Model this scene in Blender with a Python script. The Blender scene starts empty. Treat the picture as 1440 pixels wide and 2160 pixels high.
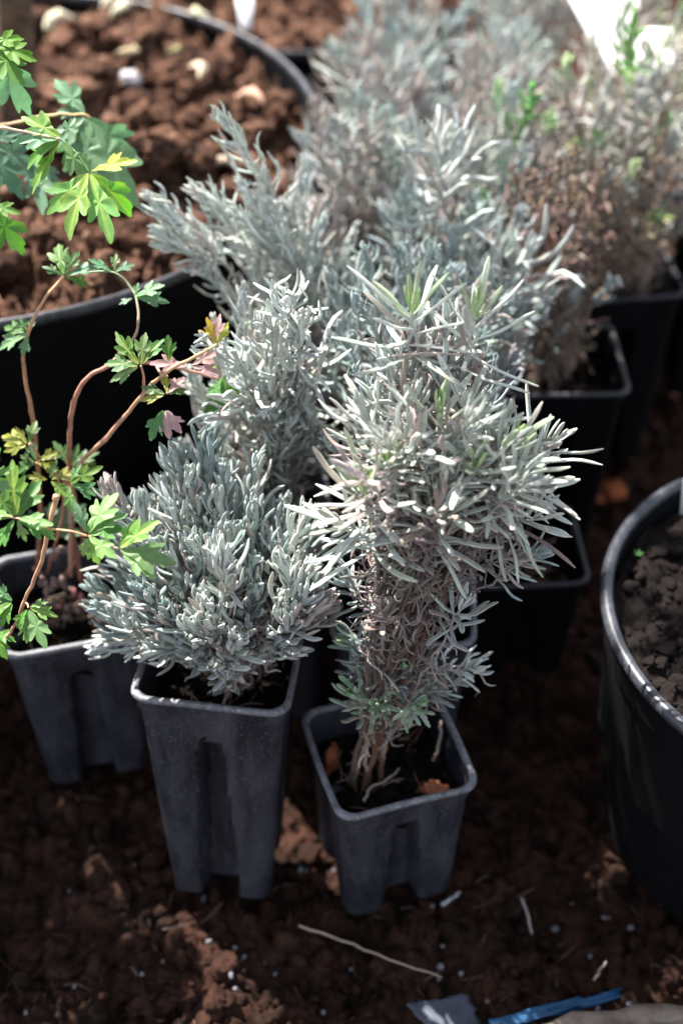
import bpy, bmesh, math, random
import numpy as np
from mathutils import Vector, Matrix

R = math.radians
C = bpy.context.scene.collection
scn = bpy.context.scene
rng = np.random.default_rng(7)
random.seed(7)

# ------------------------------------------------------------------ camera, light, exposure
CZ = .804; PITCH = R(42); FP = 3000.0
cam = bpy.data.cameras.new('camera'); camo = bpy.data.objects.new('camera', cam); C.objects.link(camo)
camo.location = (0, 0, CZ); camo.rotation_euler = (R(90) - PITCH, 0, 0)
cam.sensor_fit = 'VERTICAL'; cam.sensor_height = 36; cam.lens = 50
cam.clip_start = .02; cam.clip_end = 200
cam.dof.use_dof = True; cam.dof.focus_distance = .755; cam.dof.aperture_fstop = 3.7
scn.camera = camo
w = bpy.data.worlds.new('World'); scn.world = w; w.use_nodes = True
nt = w.node_tree
sky = nt.nodes.new('ShaderNodeTexSky'); sky.sky_type = 'NISHITA'; sky.sun_disc = False
SUN_EL, SUN_AZ = R(57), R(-43)          # azimuth from +y towards +x
sky.sun_elevation = SUN_EL; sky.sun_rotation = SUN_AZ
bg = nt.nodes['Background']; bg.inputs[1].default_value = .09
hz = nt.nodes.new('ShaderNodeHueSaturation'); hz.inputs['Saturation'].default_value = .42   # thin white haze
nt.links.new(sky.outputs[0], hz.inputs['Color']); nt.links.new(hz.outputs[0], bg.inputs[0])
sl = bpy.data.lights.new('sun', 'SUN'); sl.energy = 5; sl.angle = R(.53); sl.color = (1, .95, .88)
slo = bpy.data.objects.new('sun', sl); C.objects.link(slo)
sd = Vector((math.sin(SUN_AZ) * math.cos(SUN_EL), math.cos(SUN_AZ) * math.cos(SUN_EL), math.sin(SUN_EL)))
slo.rotation_euler = sd.to_track_quat('Z', 'Y').to_euler(); slo.location = sd * 4
scn.view_settings.view_transform = 'Standard'; scn.view_settings.look = 'None'
scn.view_settings.gamma = 1; scn.view_settings.exposure = 1.9
scn.cycles.max_bounces = 8

# ------------------------------------------------------------------ pixels to points
FWD = np.array((0, math.cos(PITCH), -math.sin(PITCH)))
UPC = np.array((0, math.sin(PITCH), math.cos(PITCH)))
RGT = np.array((1.0, 0, 0))
def ray(px, py):
    return (px - 720) / FP * RGT + (1080 - py) / FP * UPC + FWD
def atz(px, py, z):
    d = ray(px, py); return np.array((0, 0, CZ)) + d * ((z - CZ) / d[2])
def aty(px, py, y):
    d = ray(px, py); return np.array((0, 0, CZ)) + d * (y / d[1])

# ------------------------------------------------------------------ numpy noise
def _h(ix, iy, iz, s):
    n = (ix.astype(np.int64) * 374761393 + iy.astype(np.int64) * 668265263 + iz.astype(np.int64) * 2147483647 + s * 974711) & 0xffffffff
    n = ((n ^ (n >> 13)) * 1274126177) & 0xffffffff
    n = ((n ^ (n >> 15)) * 2246822519) & 0xffffffff
    return ((n ^ (n >> 16)) & 0xffffff) / float(0xffffff)
def vn(p, s=0):
    p = np.asarray(p, float); i = np.floor(p).astype(np.int64); f = p - i; f = f * f * (3 - 2 * f)
    x, y, z = i.T; fx, fy, fz = f.T; r = 0
    for a in (0, 1):
        for b in (0, 1):
            for c in (0, 1):
                r = r + _h(x + a, y + b, z + c, s) * (fx if a else 1 - fx) * (fy if b else 1 - fy) * (fz if c else 1 - fz)
    return r
def billow(p, s=0): return np.abs(vn(p, s) * 2 - 1)
def lumps(x, y, amp=1.0, s=0):
    p = np.stack([x, y, np.zeros_like(x)], 1)
    q = p + .006 * (np.stack([vn(p * 90, s + 1), vn(p * 90, s + 2), 0 * x], 1) - .5)
    b = lambda sc, k: 1 - np.sqrt(billow(q * sc, k) + .02)
    return amp * (.016 * (vn(p * 14, s + 9) - .5) + .013 * -b(38, s + 3) + .009 * -b(85, s + 4) + .0050 * -b(190, s + 5) + .0028 * -b(400, s + 6) + .001 * vn(q * 800, s + 7))

# ------------------------------------------------------------------ object helpers
def tag(o, label=None, cat=None, group=None, kind=None):
    if label: o['label'] = label
    if cat: o['category'] = cat
    if group: o['group'] = group
    if kind: o['kind'] = kind
    return o
def thing(name, label, cat, loc=(0, 0, 0), rz=0, group=None):
    o = bpy.data.objects.new(name, None); o.empty_display_size = .03; C.objects.link(o)
    o.location = loc; o.rotation_euler = (0, 0, rz)
    return tag(o, label, cat, group)
def mesh_obj(name, V, Fc, mat, parent=None, col=None, smooth=True, sharp=None, world=False):
    """Fc: list of index arrays (each (n,k)) ; V world or local coordinates"""
    me = bpy.data.meshes.new(name); V = np.asarray(V, np.float64)
    o = bpy.data.objects.new(name, me)
    if world and parent is not None:
        mw = (Matrix.Translation(parent.location) @ parent.rotation_euler.to_matrix().to_4x4()).inverted()
        M = np.array(mw); V = V @ M[:3, :3].T + M[:3, 3]
    loops = np.concatenate([f.reshape(-1) for f in Fc]) if Fc else np.zeros(0, int)
    tot = np.concatenate([np.full(len(f), f.shape[1]) for f in Fc])
    me.vertices.add(len(V)); me.vertices.foreach_set('co', V.astype(np.float32).ravel())
    me.loops.add(len(loops)); me.loops.foreach_set('vertex_index', loops.astype(np.int32))
    me.polygons.add(len(tot))
    st = np.concatenate([[0], np.cumsum(tot)[:-1]])
    me.polygons.foreach_set('loop_start', st.astype(np.int32))
    me.update(calc_edges=True); me.validate()
    if smooth: me.polygons.foreach_set('use_smooth', np.ones(len(me.polygons), bool))
    if sharp: me.set_sharp_from_angle(angle=R(sharp))
    if col is not None:
        a = me.color_attributes.new('Col', 'FLOAT_COLOR', 'POINT')
        c = np.ones((len(V), 4), np.float32); c[:, :3] = col; a.data.foreach_set('color', c.ravel())
    me.materials.append(mat)
    C.objects.link(o)
    if parent is not None: o.parent = parent
    return o
class MB:
    def __init__(s): s.V = []; s.F = {}; s.C = []; s.n = 0
    def add(s, V, faces, col=None):
        V = np.asarray(V, float)
        for f in faces:
            f = np.asarray(f)
            s.F.setdefault(f.shape[1], []).append(f + s.n)
        s.V.append(V)
        c = np.ones((len(V), 3)) if col is None else np.broadcast_to(np.asarray(col, float), (len(V), 3))
        s.C.append(c); s.n += len(V)
    def build(s, name, mat, parent=None, world=True, **k):
        if not s.n: return None
        return mesh_obj(name, np.concatenate(s.V), [np.concatenate(v) for v in s.F.values()], mat, parent, np.concatenate(s.C), world=world, **k)
def nrm(v): return v / np.maximum(np.linalg.norm(v, axis=-1, keepdims=True), 1e-9)

def smooth_path(pts, n=24):
    P = np.array(pts, float); 
    if len(P) == 2: return P[0] + (P[1] - P[0]) * np.linspace(0, 1, n)[:, None]
    Q = np.vstack([2 * P[0] - P[1], P, 2 * P[-1] - P[-2]]); out = []
    per = max(2, n // (len(P) - 1))
    for i in range(1, len(Q) - 2):
        t = np.linspace(0, 1, per, endpoint=False)[:, None]
        a, b, c, d = Q[i - 1], Q[i], Q[i + 1], Q[i + 2]
        out.append(.5 * (2 * b + (c - a) * t + (2 * a - 5 * b + 4 * c - d) * t * t + (3 * b - a - 3 * c + d) * t ** 3))
    return np.vstack(out + [P[-1:]])
def tube(mb, P, r, K=7, col=(1, 1, 1), cap=True):
    P = np.asarray(P, float); n = len(P); r = np.broadcast_to(np.asarray(r, float), (n,))
    T = nrm(np.gradient(P, axis=0)); ref = np.array((0.3, .2, 1.0)) if abs(T[0, 2]) < .9 else np.array((1.0, .2, 0))
    u = nrm(np.cross(T[0], ref)); U = [u]
    for i in range(1, n):
        u = nrm(U[-1] - T[i] * np.dot(U[-1], T[i])); U.append(u)
    U = np.array(U); W = np.cross(T, U); a = np.arange(K) * 2 * math.pi / K
    V = P[:, None] + r[:, None, None] * (np.cos(a)[None, :, None] * U[:, None] + np.sin(a)[None, :, None] * W[:, None])
    V = V.reshape(-1, 3); i, k = np.meshgrid(np.arange(n - 1), np.arange(K), indexing='ij'); k2 = (k + 1) % K
    F = np.stack([i * K + k, i * K + k2, (i + 1) * K + k2, (i + 1) * K + k], -1).reshape(-1, 4)
    fs = [F]
    if cap:
        V = np.vstack([V, P[:1], P[-1:]]); kk = np.arange(K); k2 = (kk + 1) % K
        fs.append(np.stack([np.full(K, n * K), k2, kk], 1)); fs.append(np.stack([np.full(K, n * K + 1), (n - 1) * K + kk, (n - 1) * K + k2], 1))
    if np.ndim(col) == 2:
        cc = np.repeat(col, K, 0)
        if cap: cc = np.vstack([cc, col[:1], col[-1:]])
        col = cc
    mb.add(V, fs, col)

# ------------------------------------------------------------------ materials
def mat(name):
    m = bpy.data.materials.new(name); m.use_nodes = True; t = m.node_tree
    b = t.nodes['Principled BSDF']; return m, t, b
def noise_ramp(t, scale, stops, detail=6, rough=.6, coord='Object', dist=0):
    tc = t.nodes.new('ShaderNodeTexCoord'); n = t.nodes.new('ShaderNodeTexNoise')
    n.inputs['Scale'].default_value = scale; n.inputs['Detail'].default_value = detail; n.inputs['Roughness'].default_value = rough; n.inputs['Distortion'].default_value = dist
    t.links.new(tc.outputs[coord], n.inputs['Vector'])
    r = t.nodes.new('ShaderNodeValToRGB'); t.links.new(n.outputs[0], r.inputs[0])
    e = r.color_ramp.elements
    while len(e) < len(stops): e.new(.5)
    for k, (p, c) in enumerate(stops): e[k].position = p; e[k].color = (*c, 1)
    return n, r
def bump(t, b, src, strength, dist):
    bn = t.nodes.new('ShaderNodeBump'); bn.inputs['Strength'].default_value = strength; bn.inputs['Distance'].default_value = dist
    t.links.new(src, bn.inputs['Height']); t.links.new(bn.outputs[0], b.inputs['Normal']); return bn

def soil_mat(name, stops, rough=.95, sc=38):
    m, t, b = mat(name)
    n, r = noise_ramp(t, sc, stops, 10, .78, dist=.3)
    n2, r2 = noise_ramp(t, 700, [(.3, (.45, .45, .45)), (.7, (1.25, 1.2, 1.15))], 5, .7)
    mx = t.nodes.new('ShaderNodeMix'); mx.data_type = 'RGBA'; mx.blend_type = 'MULTIPLY'; mx.inputs[0].default_value = 1
    t.links.new(r.outputs[0], mx.inputs[6]); t.links.new(r2.outputs[0], mx.inputs[7]); t.links.new(mx.outputs[2], b.inputs['Base Color'])
    b.inputs['Roughness'].default_value = rough; b.inputs['Specular IOR Level'].default_value = .15
    n3, r3 = noise_ramp(t, 300, [(0, (0, 0, 0)), (1, (1, 1, 1))], 10, .8, dist=.3)
    bump(t, b, n3.outputs[0], 1, .006)
    return m
M = {}
M['ground'] = soil_mat('dark_peat', [(.30, (.012, .0075, .0065)), (.42, (.034, .019, .014)), (.54, (.085, .040, .028)), (.70, (.145, .066, .045))])
M['pot_soil'] = soil_mat('potting_mix', [(.3, (.006, .0045, .004)), (.52, (.016, .011, .009)), (.7, (.04, .021, .015))])
M['tub_soil'] = soil_mat('brown_peat', [(.30, (.03, .016, .012)), (.44, (.08, .040, .027)), (.54, (.23, .122, .082)), (.66, (.50, .295, .205))], sc=24)  # lightest stops mix dry peat tone with sunlit patches put into the colour
M['grey_soil'] = soil_mat('dry_grey_soil', [(.3, (.010, .008, .008)), (.5, (.028, .021, .020)), (.7, (.06, .046, .041))])

def col_mat(name, rough=.8, trans=0.0, sheen=0.0, bumpk=0.0, bscale=900, spec=.2, mul=None):
    m, t, b = mat(name)
    a = t.nodes.new('ShaderNodeVertexColor'); a.layer_name = 'Col'
    n, r = noise_ramp(t, 260, [(.25, (.78, .78, .78)), (.75, (1.12, 1.12, 1.12))], 4, .6)
    mx = t.nodes.new('ShaderNodeMix'); mx.data_type = 'RGBA'; mx.blend_type = 'MULTIPLY'; mx.inputs[0].default_value = 1
    t.links.new(a.outputs[0], mx.inputs[6]); t.links.new(r.outputs[0], mx.inputs[7]); t.links.new(mx.outputs[2], b.inputs['Base Color'])
    b.inputs['Roughness'].default_value = rough; b.inputs['Specular IOR Level'].default_value = spec
    if sheen:
        b.inputs['Sheen Weight'].default_value = sheen; b.inputs['Sheen Roughness'].default_value = .45
    if bumpk:
        n3, r3 = noise_ramp(t, bscale, [(0, (0, 0, 0)), (1, (1, 1, 1))], 3, .6); bump(t, b, n3.outputs[0], bumpk, .0006)
    if trans:
        tr = t.nodes.new('ShaderNodeBsdfTranslucent'); ms = t.nodes.new('ShaderNodeMixShader'); ms.inputs[0].default_value = trans
        hs = t.nodes.new('ShaderNodeHueSaturation'); hs.inputs['Saturation'].default_value = 1.2; hs.inputs['Value'].default_value = 1.15
        t.links.new(mx.outputs[2], hs.inputs['Color']); t.links.new(hs.outputs[0], tr.inputs[0])
        t.links.new(b.outputs[0], ms.inputs[1]); t.links.new(tr.outputs[0], ms.inputs[2]); t.links.new(ms.outputs[0], t.nodes['Material Output'].inputs[0])
    return m
M['leaf'] = col_mat('felted_leaf', .85, .14, .35, .5, 1400)
M['stem'] = col_mat('woody_stem', .8, 0, 0, .8, 900)
M['green'] = col_mat('aquilegia_leaf', .5, .38, .08, .25, 500, .35)
M['petiole'] = col_mat('petiole', .45, .1, 0, .15, 500, .35)
M['bits'] = col_mat('plant_debris', .75, .15, 0, .5, 600)

def plastic(name, dark, dust, lo, hi, rough=.42, scale=35):
    m, t, b = mat(name)
    n, r = noise_ramp(t, scale, [(lo, dark), (hi, dust)], 9, .68, dist=.4)
    mp = t.nodes.new('ShaderNodeMapping'); mp.inputs['Scale'].default_value = (1, 1, .28); t.links.new(n.inputs['Vector'].links[0].from_socket, mp.inputs[0]); t.links.new(mp.outputs[0], n.inputs['Vector'])
    n2, r2 = noise_ramp(t, 600, [(.60, (0, 0, 0)), (.68, (1, 1, 1))], 3, .5)
    mx = t.nodes.new('ShaderNodeMix'); mx.data_type = 'RGBA'; mx.inputs[7].default_value = (*[min(1, c * 2.2) for c in dust], 1)
    ml = t.nodes.new('ShaderNodeMath'); ml.operation = 'MULTIPLY'; ml.inputs[1].default_value = .5
    t.links.new(r2.outputs[0], ml.inputs[0]); t.links.new(ml.outputs[0], mx.inputs[0]); t.links.new(r.outputs[0], mx.inputs[6])
    t.links.new(mx.outputs[2], b.inputs['Base Color'])
    rr = t.nodes.new('ShaderNodeMapRange'); rr.inputs[3].default_value = rough - .1; rr.inputs[4].default_value = rough + .25
    t.links.new(n.outputs[0], rr.inputs[0]); t.links.new(rr.outputs[0], b.inputs['Roughness'])
    bump(t, b, n.outputs[0], .25, .001)
    return m
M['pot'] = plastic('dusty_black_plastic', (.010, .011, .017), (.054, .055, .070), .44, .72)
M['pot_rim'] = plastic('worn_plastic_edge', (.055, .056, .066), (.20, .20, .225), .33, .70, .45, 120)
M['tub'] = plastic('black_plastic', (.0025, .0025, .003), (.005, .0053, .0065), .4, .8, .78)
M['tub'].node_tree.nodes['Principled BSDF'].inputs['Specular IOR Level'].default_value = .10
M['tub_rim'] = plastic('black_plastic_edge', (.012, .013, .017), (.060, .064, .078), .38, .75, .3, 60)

M['dark_rim'] = plastic('shaded_plastic_edge', (.007, .008, .011), (.026, .028, .036), .35, .75, .5, 60)  # darker rim copy for the back pots, their shade put into the colour
def simple(name, stops, scale, rough=.7, bk=.5, bd=.001, spec=.3):
    m, t, b = mat(name); n, r = noise_ramp(t, scale, stops, 8, .65)
    t.links.new(r.outputs[0], b.inputs['Base Color']); b.inputs['Roughness'].default_value = rough; b.inputs['Specular IOR Level'].default_value = spec
    bump(t, b, n.outputs[0], bk, bd); return m
M['bark'] = simple('tree_bark', [(.3, (.05, .032, .02)), (.7, (.15, .10, .065))], 60, .9, 1, .004)
M['white'] = simple('white_plastic', [(.3, (.78, .78, .8)), (.7, (.86, .86, .87))], 30, .4, .1)
M['wood'] = simple('weathered_board', [(.3, (.10, .075, .058)), (.7, (.26, .21, .175))], 60, .85, .7, .002)
M['blue'] = simple('blue_plastic', [(.3, (.008, .045, .115)), (.7, (.018, .085, .19))], 80, .4, .3)
M['film'] = simple('grey_blue_plastic_film', [(.3, (.02, .026, .04)), (.7, (.06, .07, .10))], 60, .35, .8, .003)

# ------------------------------------------------------------------ ground
def axis(*segs):
    out = []
    for a, b, n in segs: out.append(np.linspace(a, b, n, endpoint=False))
    return np.unique(np.concatenate(out + [[segs[-1][1]]]))
xs = axis((-30, -2, 8), (-2, -.5, 40), (-.5, .5, 440), (.5, 2, 40), (2, 30, 8))
ys = axis((-20, -1, 8), (-1, .36, 20), (.36, 1.0, 330), (1.0, 2.2, 160), (2.2, 5, 20), (5, 40, 8))
X, Y = np.meshgrid(xs, ys); gx, gy = X.ravel(), Y.ravel()
near = np.clip((1.6 - np.abs(gx)) / .6, 0, 1) * np.clip((3 - gy) / 1, 0, 1)
gz = lumps(gx, gy, 1.5, 11) * near - .002
nx, ny = len(xs), len(ys)
def grid_faces(nx, ny):
    i, j = np.meshgrid(np.arange(nx - 1), np.arange(ny - 1)); a = (j * nx + i).ravel()
    return np.stack([a, a + 1, a + nx + 1, a + nx], 1)
ground = mesh_obj('ground', np.stack([gx, gy, gz], 1), [grid_faces(nx, ny)], M['ground'])
tag(ground, kind='structure')

_b = bmesh.new(); bmesh.ops.create_icosphere(_b, subdivisions=3, radius=1)
ICO_BV = np.array([v.co[:] for v in _b.verts]); ICO_BF = np.array([[v.index for v in f.verts] for f in _b.faces]); _b.free()
_b = bmesh.new(); bmesh.ops.create_icosphere(_b, subdivisions=2, radius=1)
ICO_V = np.array([v.co[:] for v in _b.verts]); ICO_F = np.array([[v.index for v in f.verts] for f in _b.faces]); _b.free()
def clods(mb, P, S, seed=0, flat=.75, colf=None, ico=None):
    P = np.asarray(P); S = np.asarray(S)
    if ico is None:
        b = S > .0045
        for sel, ic in ((b, (ICO_BV, ICO_BF)), (~b, (ICO_V, ICO_F))):
            if sel.any(): clods(mb, P[sel], S[sel], seed, flat, None if colf is None else colf[sel], ic)
        return
    ICO_V_, ICO_F_ = ico
    n = len(P); g = np.random.default_rng(seed)
    off = g.uniform(0, 90, (n, 1, 3)); sc = np.asarray(S)[:, None, None]
    v = np.broadcast_to(ICO_V_, (n,) + ICO_V_.shape)
    q = (v * 1.7 + off).reshape(-1, 3)
    k = (.15 + 1.0 * vn(q, 3) + .8 * (1 - np.sqrt(billow(q * 2.1, 4))) + .5 * vn(q * 4.5, 5)).reshape(n, -1, 1)
    st = g.uniform(.6, 1.35, (n, 1, 3)) * np.array((1, 1, flat))
    a = g.uniform(0, 6.28, n); ca, sa = np.cos(a)[:, None], np.sin(a)[:, None]
    w_ = v * k * st; x = w_[..., 0] * ca - w_[..., 1] * sa; y = w_[..., 0] * sa + w_[..., 1] * ca
    V = np.stack([x, y, w_[..., 2]], -1) * sc + np.asarray(P)[:, None]
    m = ICO_V_.shape[0]; F = (ICO_F_[None] + (np.arange(n) * m)[:, None, None]).reshape(-1, 3)
    col = None if colf is None else np.repeat(colf, m, 0)
    mb.add(V.reshape(-1, 3), [F], col)
def fibre(mb, p, L, r, g, col, curl=.5):
    a = g.uniform(0, 6.28); d = np.array((math.cos(a), math.sin(a), g.uniform(-.15, .35))); n = np.array((-d[1], d[0], 0))
    t = np.linspace(-.5, .5, 6)[:, None]
    P = p + d * t * L + n * L * curl * g.uniform(-1, 1) * t * t + np.array((0, 0, 1)) * L * .2 * g.uniform(-1, 1) * t * t * 2
    tube(mb, P, r * (1 - .5 * np.abs(t[:, 0])), 4, col, cap=True)

mb = MB(); g = np.random.default_rng(5); n = 8000
cx, cy = g.uniform(-.42, .42, n), .36 + .8 * g.uniform(0, 1, n) ** 1.5
S = .0010 + .0050 * g.uniform(0, 1, n) ** 3.6
clods(mb, np.stack([cx, cy, lumps(cx, cy, 1.5, 11) + S * .2], 1), S, 1)
mb.build('soil_crumbs', M['ground'], None); tag(bpy.context.scene.objects['soil_crumbs'], 'loose dark reddish brown peat crumbs lying all over the ground', 'soil crumbs', kind='stuff')
mb = MB()
for i in range(1000):
    p = np.array((g.uniform(-.4, .4), .37 + .6 * g.uniform() ** 1.4, 0)); p[2] = lumps(p[:1], p[1:2], 1.5, 11)[0] + .002
    k = g.uniform(); c = (.07 + .10 * k, .038 + .055 * k, .026 + .04 * k) if g.uniform() < .85 else (.22, .17, .14)
    fibre(mb, p, g.uniform(.006, .022), g.uniform(.0002, .00045), g, c)
o = mb.build('peat_fibre', M['bits'], None); tag(o, 'fine brown coir fibres and root threads scattered over the dark ground', 'plant fibre', kind='stuff')
mb = MB(); n = 60
cx, cy = g.uniform(-.2, .25, n), g.uniform(.41, .56, n); S = g.uniform(.0006, .0017, n)
clods(mb, np.stack([cx, cy, lumps(cx, cy, 1.5, 11) + .003], 1), S, 2, 1, np.tile([(.22, .22, .25)], (n, 1)))
o = mb.build('perlite_grains', M['bits'], None); tag(o, 'tiny white perlite grains sprinkled over the dark soil in front of the pots', 'perlite', kind='stuff')

# ------------------------------------------------------------------ pots
def rsq(h, rc, gd, gw, m=26, c=7):
    out = []; s = h - rc
    for k in range(4):
        a0 = k * math.pi / 2; ca, sa = math.cos(a0), math.sin(a0)
        for i in range(m):                      # along the side, outward normal +x
            u = -s + 2 * s * i / m; x = h
            if gd: x -= gd * min(1, max(0, (gw - abs(u)) / .0022 + .5))
            out.append((x * ca - u * sa, x * sa + u * ca))
        for i in range(c):
            a = (i / c) * math.pi / 2; x = s + rc * math.cos(a); y = s + rc * math.sin(a)
            out.append((x * ca - y * sa, x * sa + y * ca))
    return np.array(out)
def loft(rings, close_bottom=True):
    n = len(rings[0]); V = np.vstack(rings); m = len(rings)
    i, k = np.meshgrid(np.arange(m - 1), np.arange(n), indexing='ij'); k2 = (k + 1) % n
    F = [np.stack([i * n + k, i * n + k2, (i + 1) * n + k2, (i + 1) * n + k], -1).reshape(-1, 4)]
    if close_bottom:
        V = np.vstack([V, rings[0].mean(0)[None]]); kk = np.arange(n); F.append(np.stack([np.full(n, m * n), (kk + 1) % n, kk], 1))
    return V, F
def square_pot(root, W, H, base, soil_drop=.022, groove=.011, seed=0, soilmat='pot_soil', warp=0.0, dark=False):
    h, hb = W / 2, base / 2; rc = .011
    g = np.random.default_rng(seed)
    def ring(z, hh, gd=0, gw=0):
        p = rsq(hh, rc * (hh / h), gd, gw)
        w_ = warp * np.sin(2 * np.arctan2(p[:, 1], p[:, 0]) + seed) * (z / H) ** 2
        return np.column_stack([p * (1 + w_[:, None]), np.full(len(p), z)])
    band = H - .013; rings = [ring(0, hb - .003, groove, .0115), ring(.003, hb, groove, .0115)]
    for t in (.15, .3, .45, .6, .72, .82):
        z = .003 + (band - .003) * t; rings.append(ring(z, hb + (h - .0035 - hb) * t, groove, .0115 - .0065 * t))
    zt = .003 + (band - .003) * .86; hh = hb + (h - .0035 - hb) * .86
    rings += [ring(zt, hh, groove * .7, .0042), ring(zt + .003, hh + .0001, 0, 0)]
    rings += [ring(band - .001, h - .0035), ring(band, h - .0022), ring(H - .004, h - .0016)]
    rings += [ring(H - .003, h - .0028), ring(H - .012, h - .0042), ring(H - .026, h - .0065)]
    V, F = loft(rings); pot = mesh_obj('pot', V, F, M['tub' if dark else 'pot'], root, sharp=32)  # dark pots take the blacker plastic to stand in for shade
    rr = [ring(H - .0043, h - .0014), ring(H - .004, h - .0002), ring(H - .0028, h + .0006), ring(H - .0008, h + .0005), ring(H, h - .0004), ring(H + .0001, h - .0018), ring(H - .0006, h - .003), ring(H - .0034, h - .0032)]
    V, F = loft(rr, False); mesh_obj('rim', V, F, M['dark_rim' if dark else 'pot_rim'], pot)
    # soil
    hs = h - .0045 - (h - hb) * soil_drop / H; N = 56; a = np.linspace(-hs, hs, N); X, Y = np.meshgrid(a, a); x, y = X.ravel(), Y.ravel()
    # squircle clamp to stay inside the rounded corners
    z = H - soil_drop + lumps(x + seed * .37, y, .75, seed)
    cr = rc; s = hs - cr; dx, dy = np.maximum(np.abs(x) - s, 0), np.maximum(np.abs(y) - s, 0); d = np.hypot(dx, dy); k = np.where(d > cr, cr / np.maximum(d, 1e-9), 1)
    x = np.where(dx > 0, np.sign(x) * (s + dx * k), x); y = np.where(dy > 0, np.sign(y) * (s + dy * k), y)
    mbs = MB(); mbs.add(np.stack([x, y, z], 1), [grid_faces(N, N)])
    n = 170; px, py = g.uniform(-hs * .9, hs * .9, n), g.uniform(-hs * .9, hs * .9, n); S = .0009 + .0042 * g.uniform(0, 1, n) ** 2.5
    clods(mbs, np.stack([px, py, H - soil_drop + lumps(px + seed * .37, py, .75, seed) + S * .4], 1), S, seed + 3)
    so = mbs.build('potting_soil', M[soilmat], root, world=False)
    mbs = MB()
    for i in range(26):
        p = np.array((g.uniform(-hs * .75, hs * .75), g.uniform(-hs * .75, hs * .75), H - soil_drop + .002))
        fibre(mbs, p, g.uniform(.006, .02), g.uniform(.0003, .0007), g, (.3, .22, .17) if g.uniform() < .5 else (.14, .07, .05))
    mbs.build('root_bits', M['bits'], so, world=False)
    return pot
def ring_loft(prof, n=128):
    a = np.arange(n) * 2 * math.pi / n
    return loft([np.column_stack([r * np.cos(a), r * np.sin(a), np.full(n, z)]) for r, z in prof])
def round_pot(root, r, H, rb, soil_z, soilmat, seed, amp=1.3, rimw=.006, nclod=900, big=.009):
    V, F = ring_loft([(rb - .006, 0), (rb, .004), (rb + (r - rb) * .5, H * .5), (r - .006, H - .03), (r - .003, H - .028), (r - .002, H - .01), (r - .001, H - .007), (r - rimw, H - .008), (r - rimw - .004, H * .45)])
    pot = mesh_obj('pot', V, F, M['tub'], root, sharp=40)
    n = 128; a = np.arange(16) * 2 * math.pi / 16
    prof = [(r - rimw * .45 + rimw * .62 * math.cos(t), H - .004 + .0045 * math.sin(t)) for t in a]; prof.append(prof[0])
    V, F = ring_loft(prof); mesh_obj('rim', V[:-1], F[:1], M['tub_rim'], pot)
    rs = r - rimw - .002; N = int(2 * rs / .0026); aa = np.linspace(-rs, rs, N); X, Y = np.meshgrid(aa, aa); x, y = X.ravel(), Y.ravel()
    d = np.hypot(x, y); k = np.where(d > rs, rs / np.maximum(d, 1e-9), 1)
    z = soil_z + lumps(x + seed, y, amp, seed) + .006 * (1 - (d / rs) ** 2); keep = d < rs * 1.03
    F = grid_faces(N, N); F = F[keep[F].all(1)]
    mbs = MB(); mbs.add(np.stack([x * k, y * k, z], 1), [F])
    g = np.random.default_rng(seed); q = rs * .96 * np.sqrt(g.uniform(0, 1, nclod)); t = g.uniform(0, 6.28, nclod); px, py = q * np.cos(t), q * np.sin(t)
    S = .0009 + big * g.uniform(0, 1, nclod) ** 5
    clods(mbs, np.stack([px, py, soil_z + lumps(px + seed, py, amp, seed) + .006 * (1 - (q / rs) ** 2) + S * .3], 1), S, seed + 1)
    mbs.build('potting_soil', M[soilmat], root, world=False)
    return pot

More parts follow.
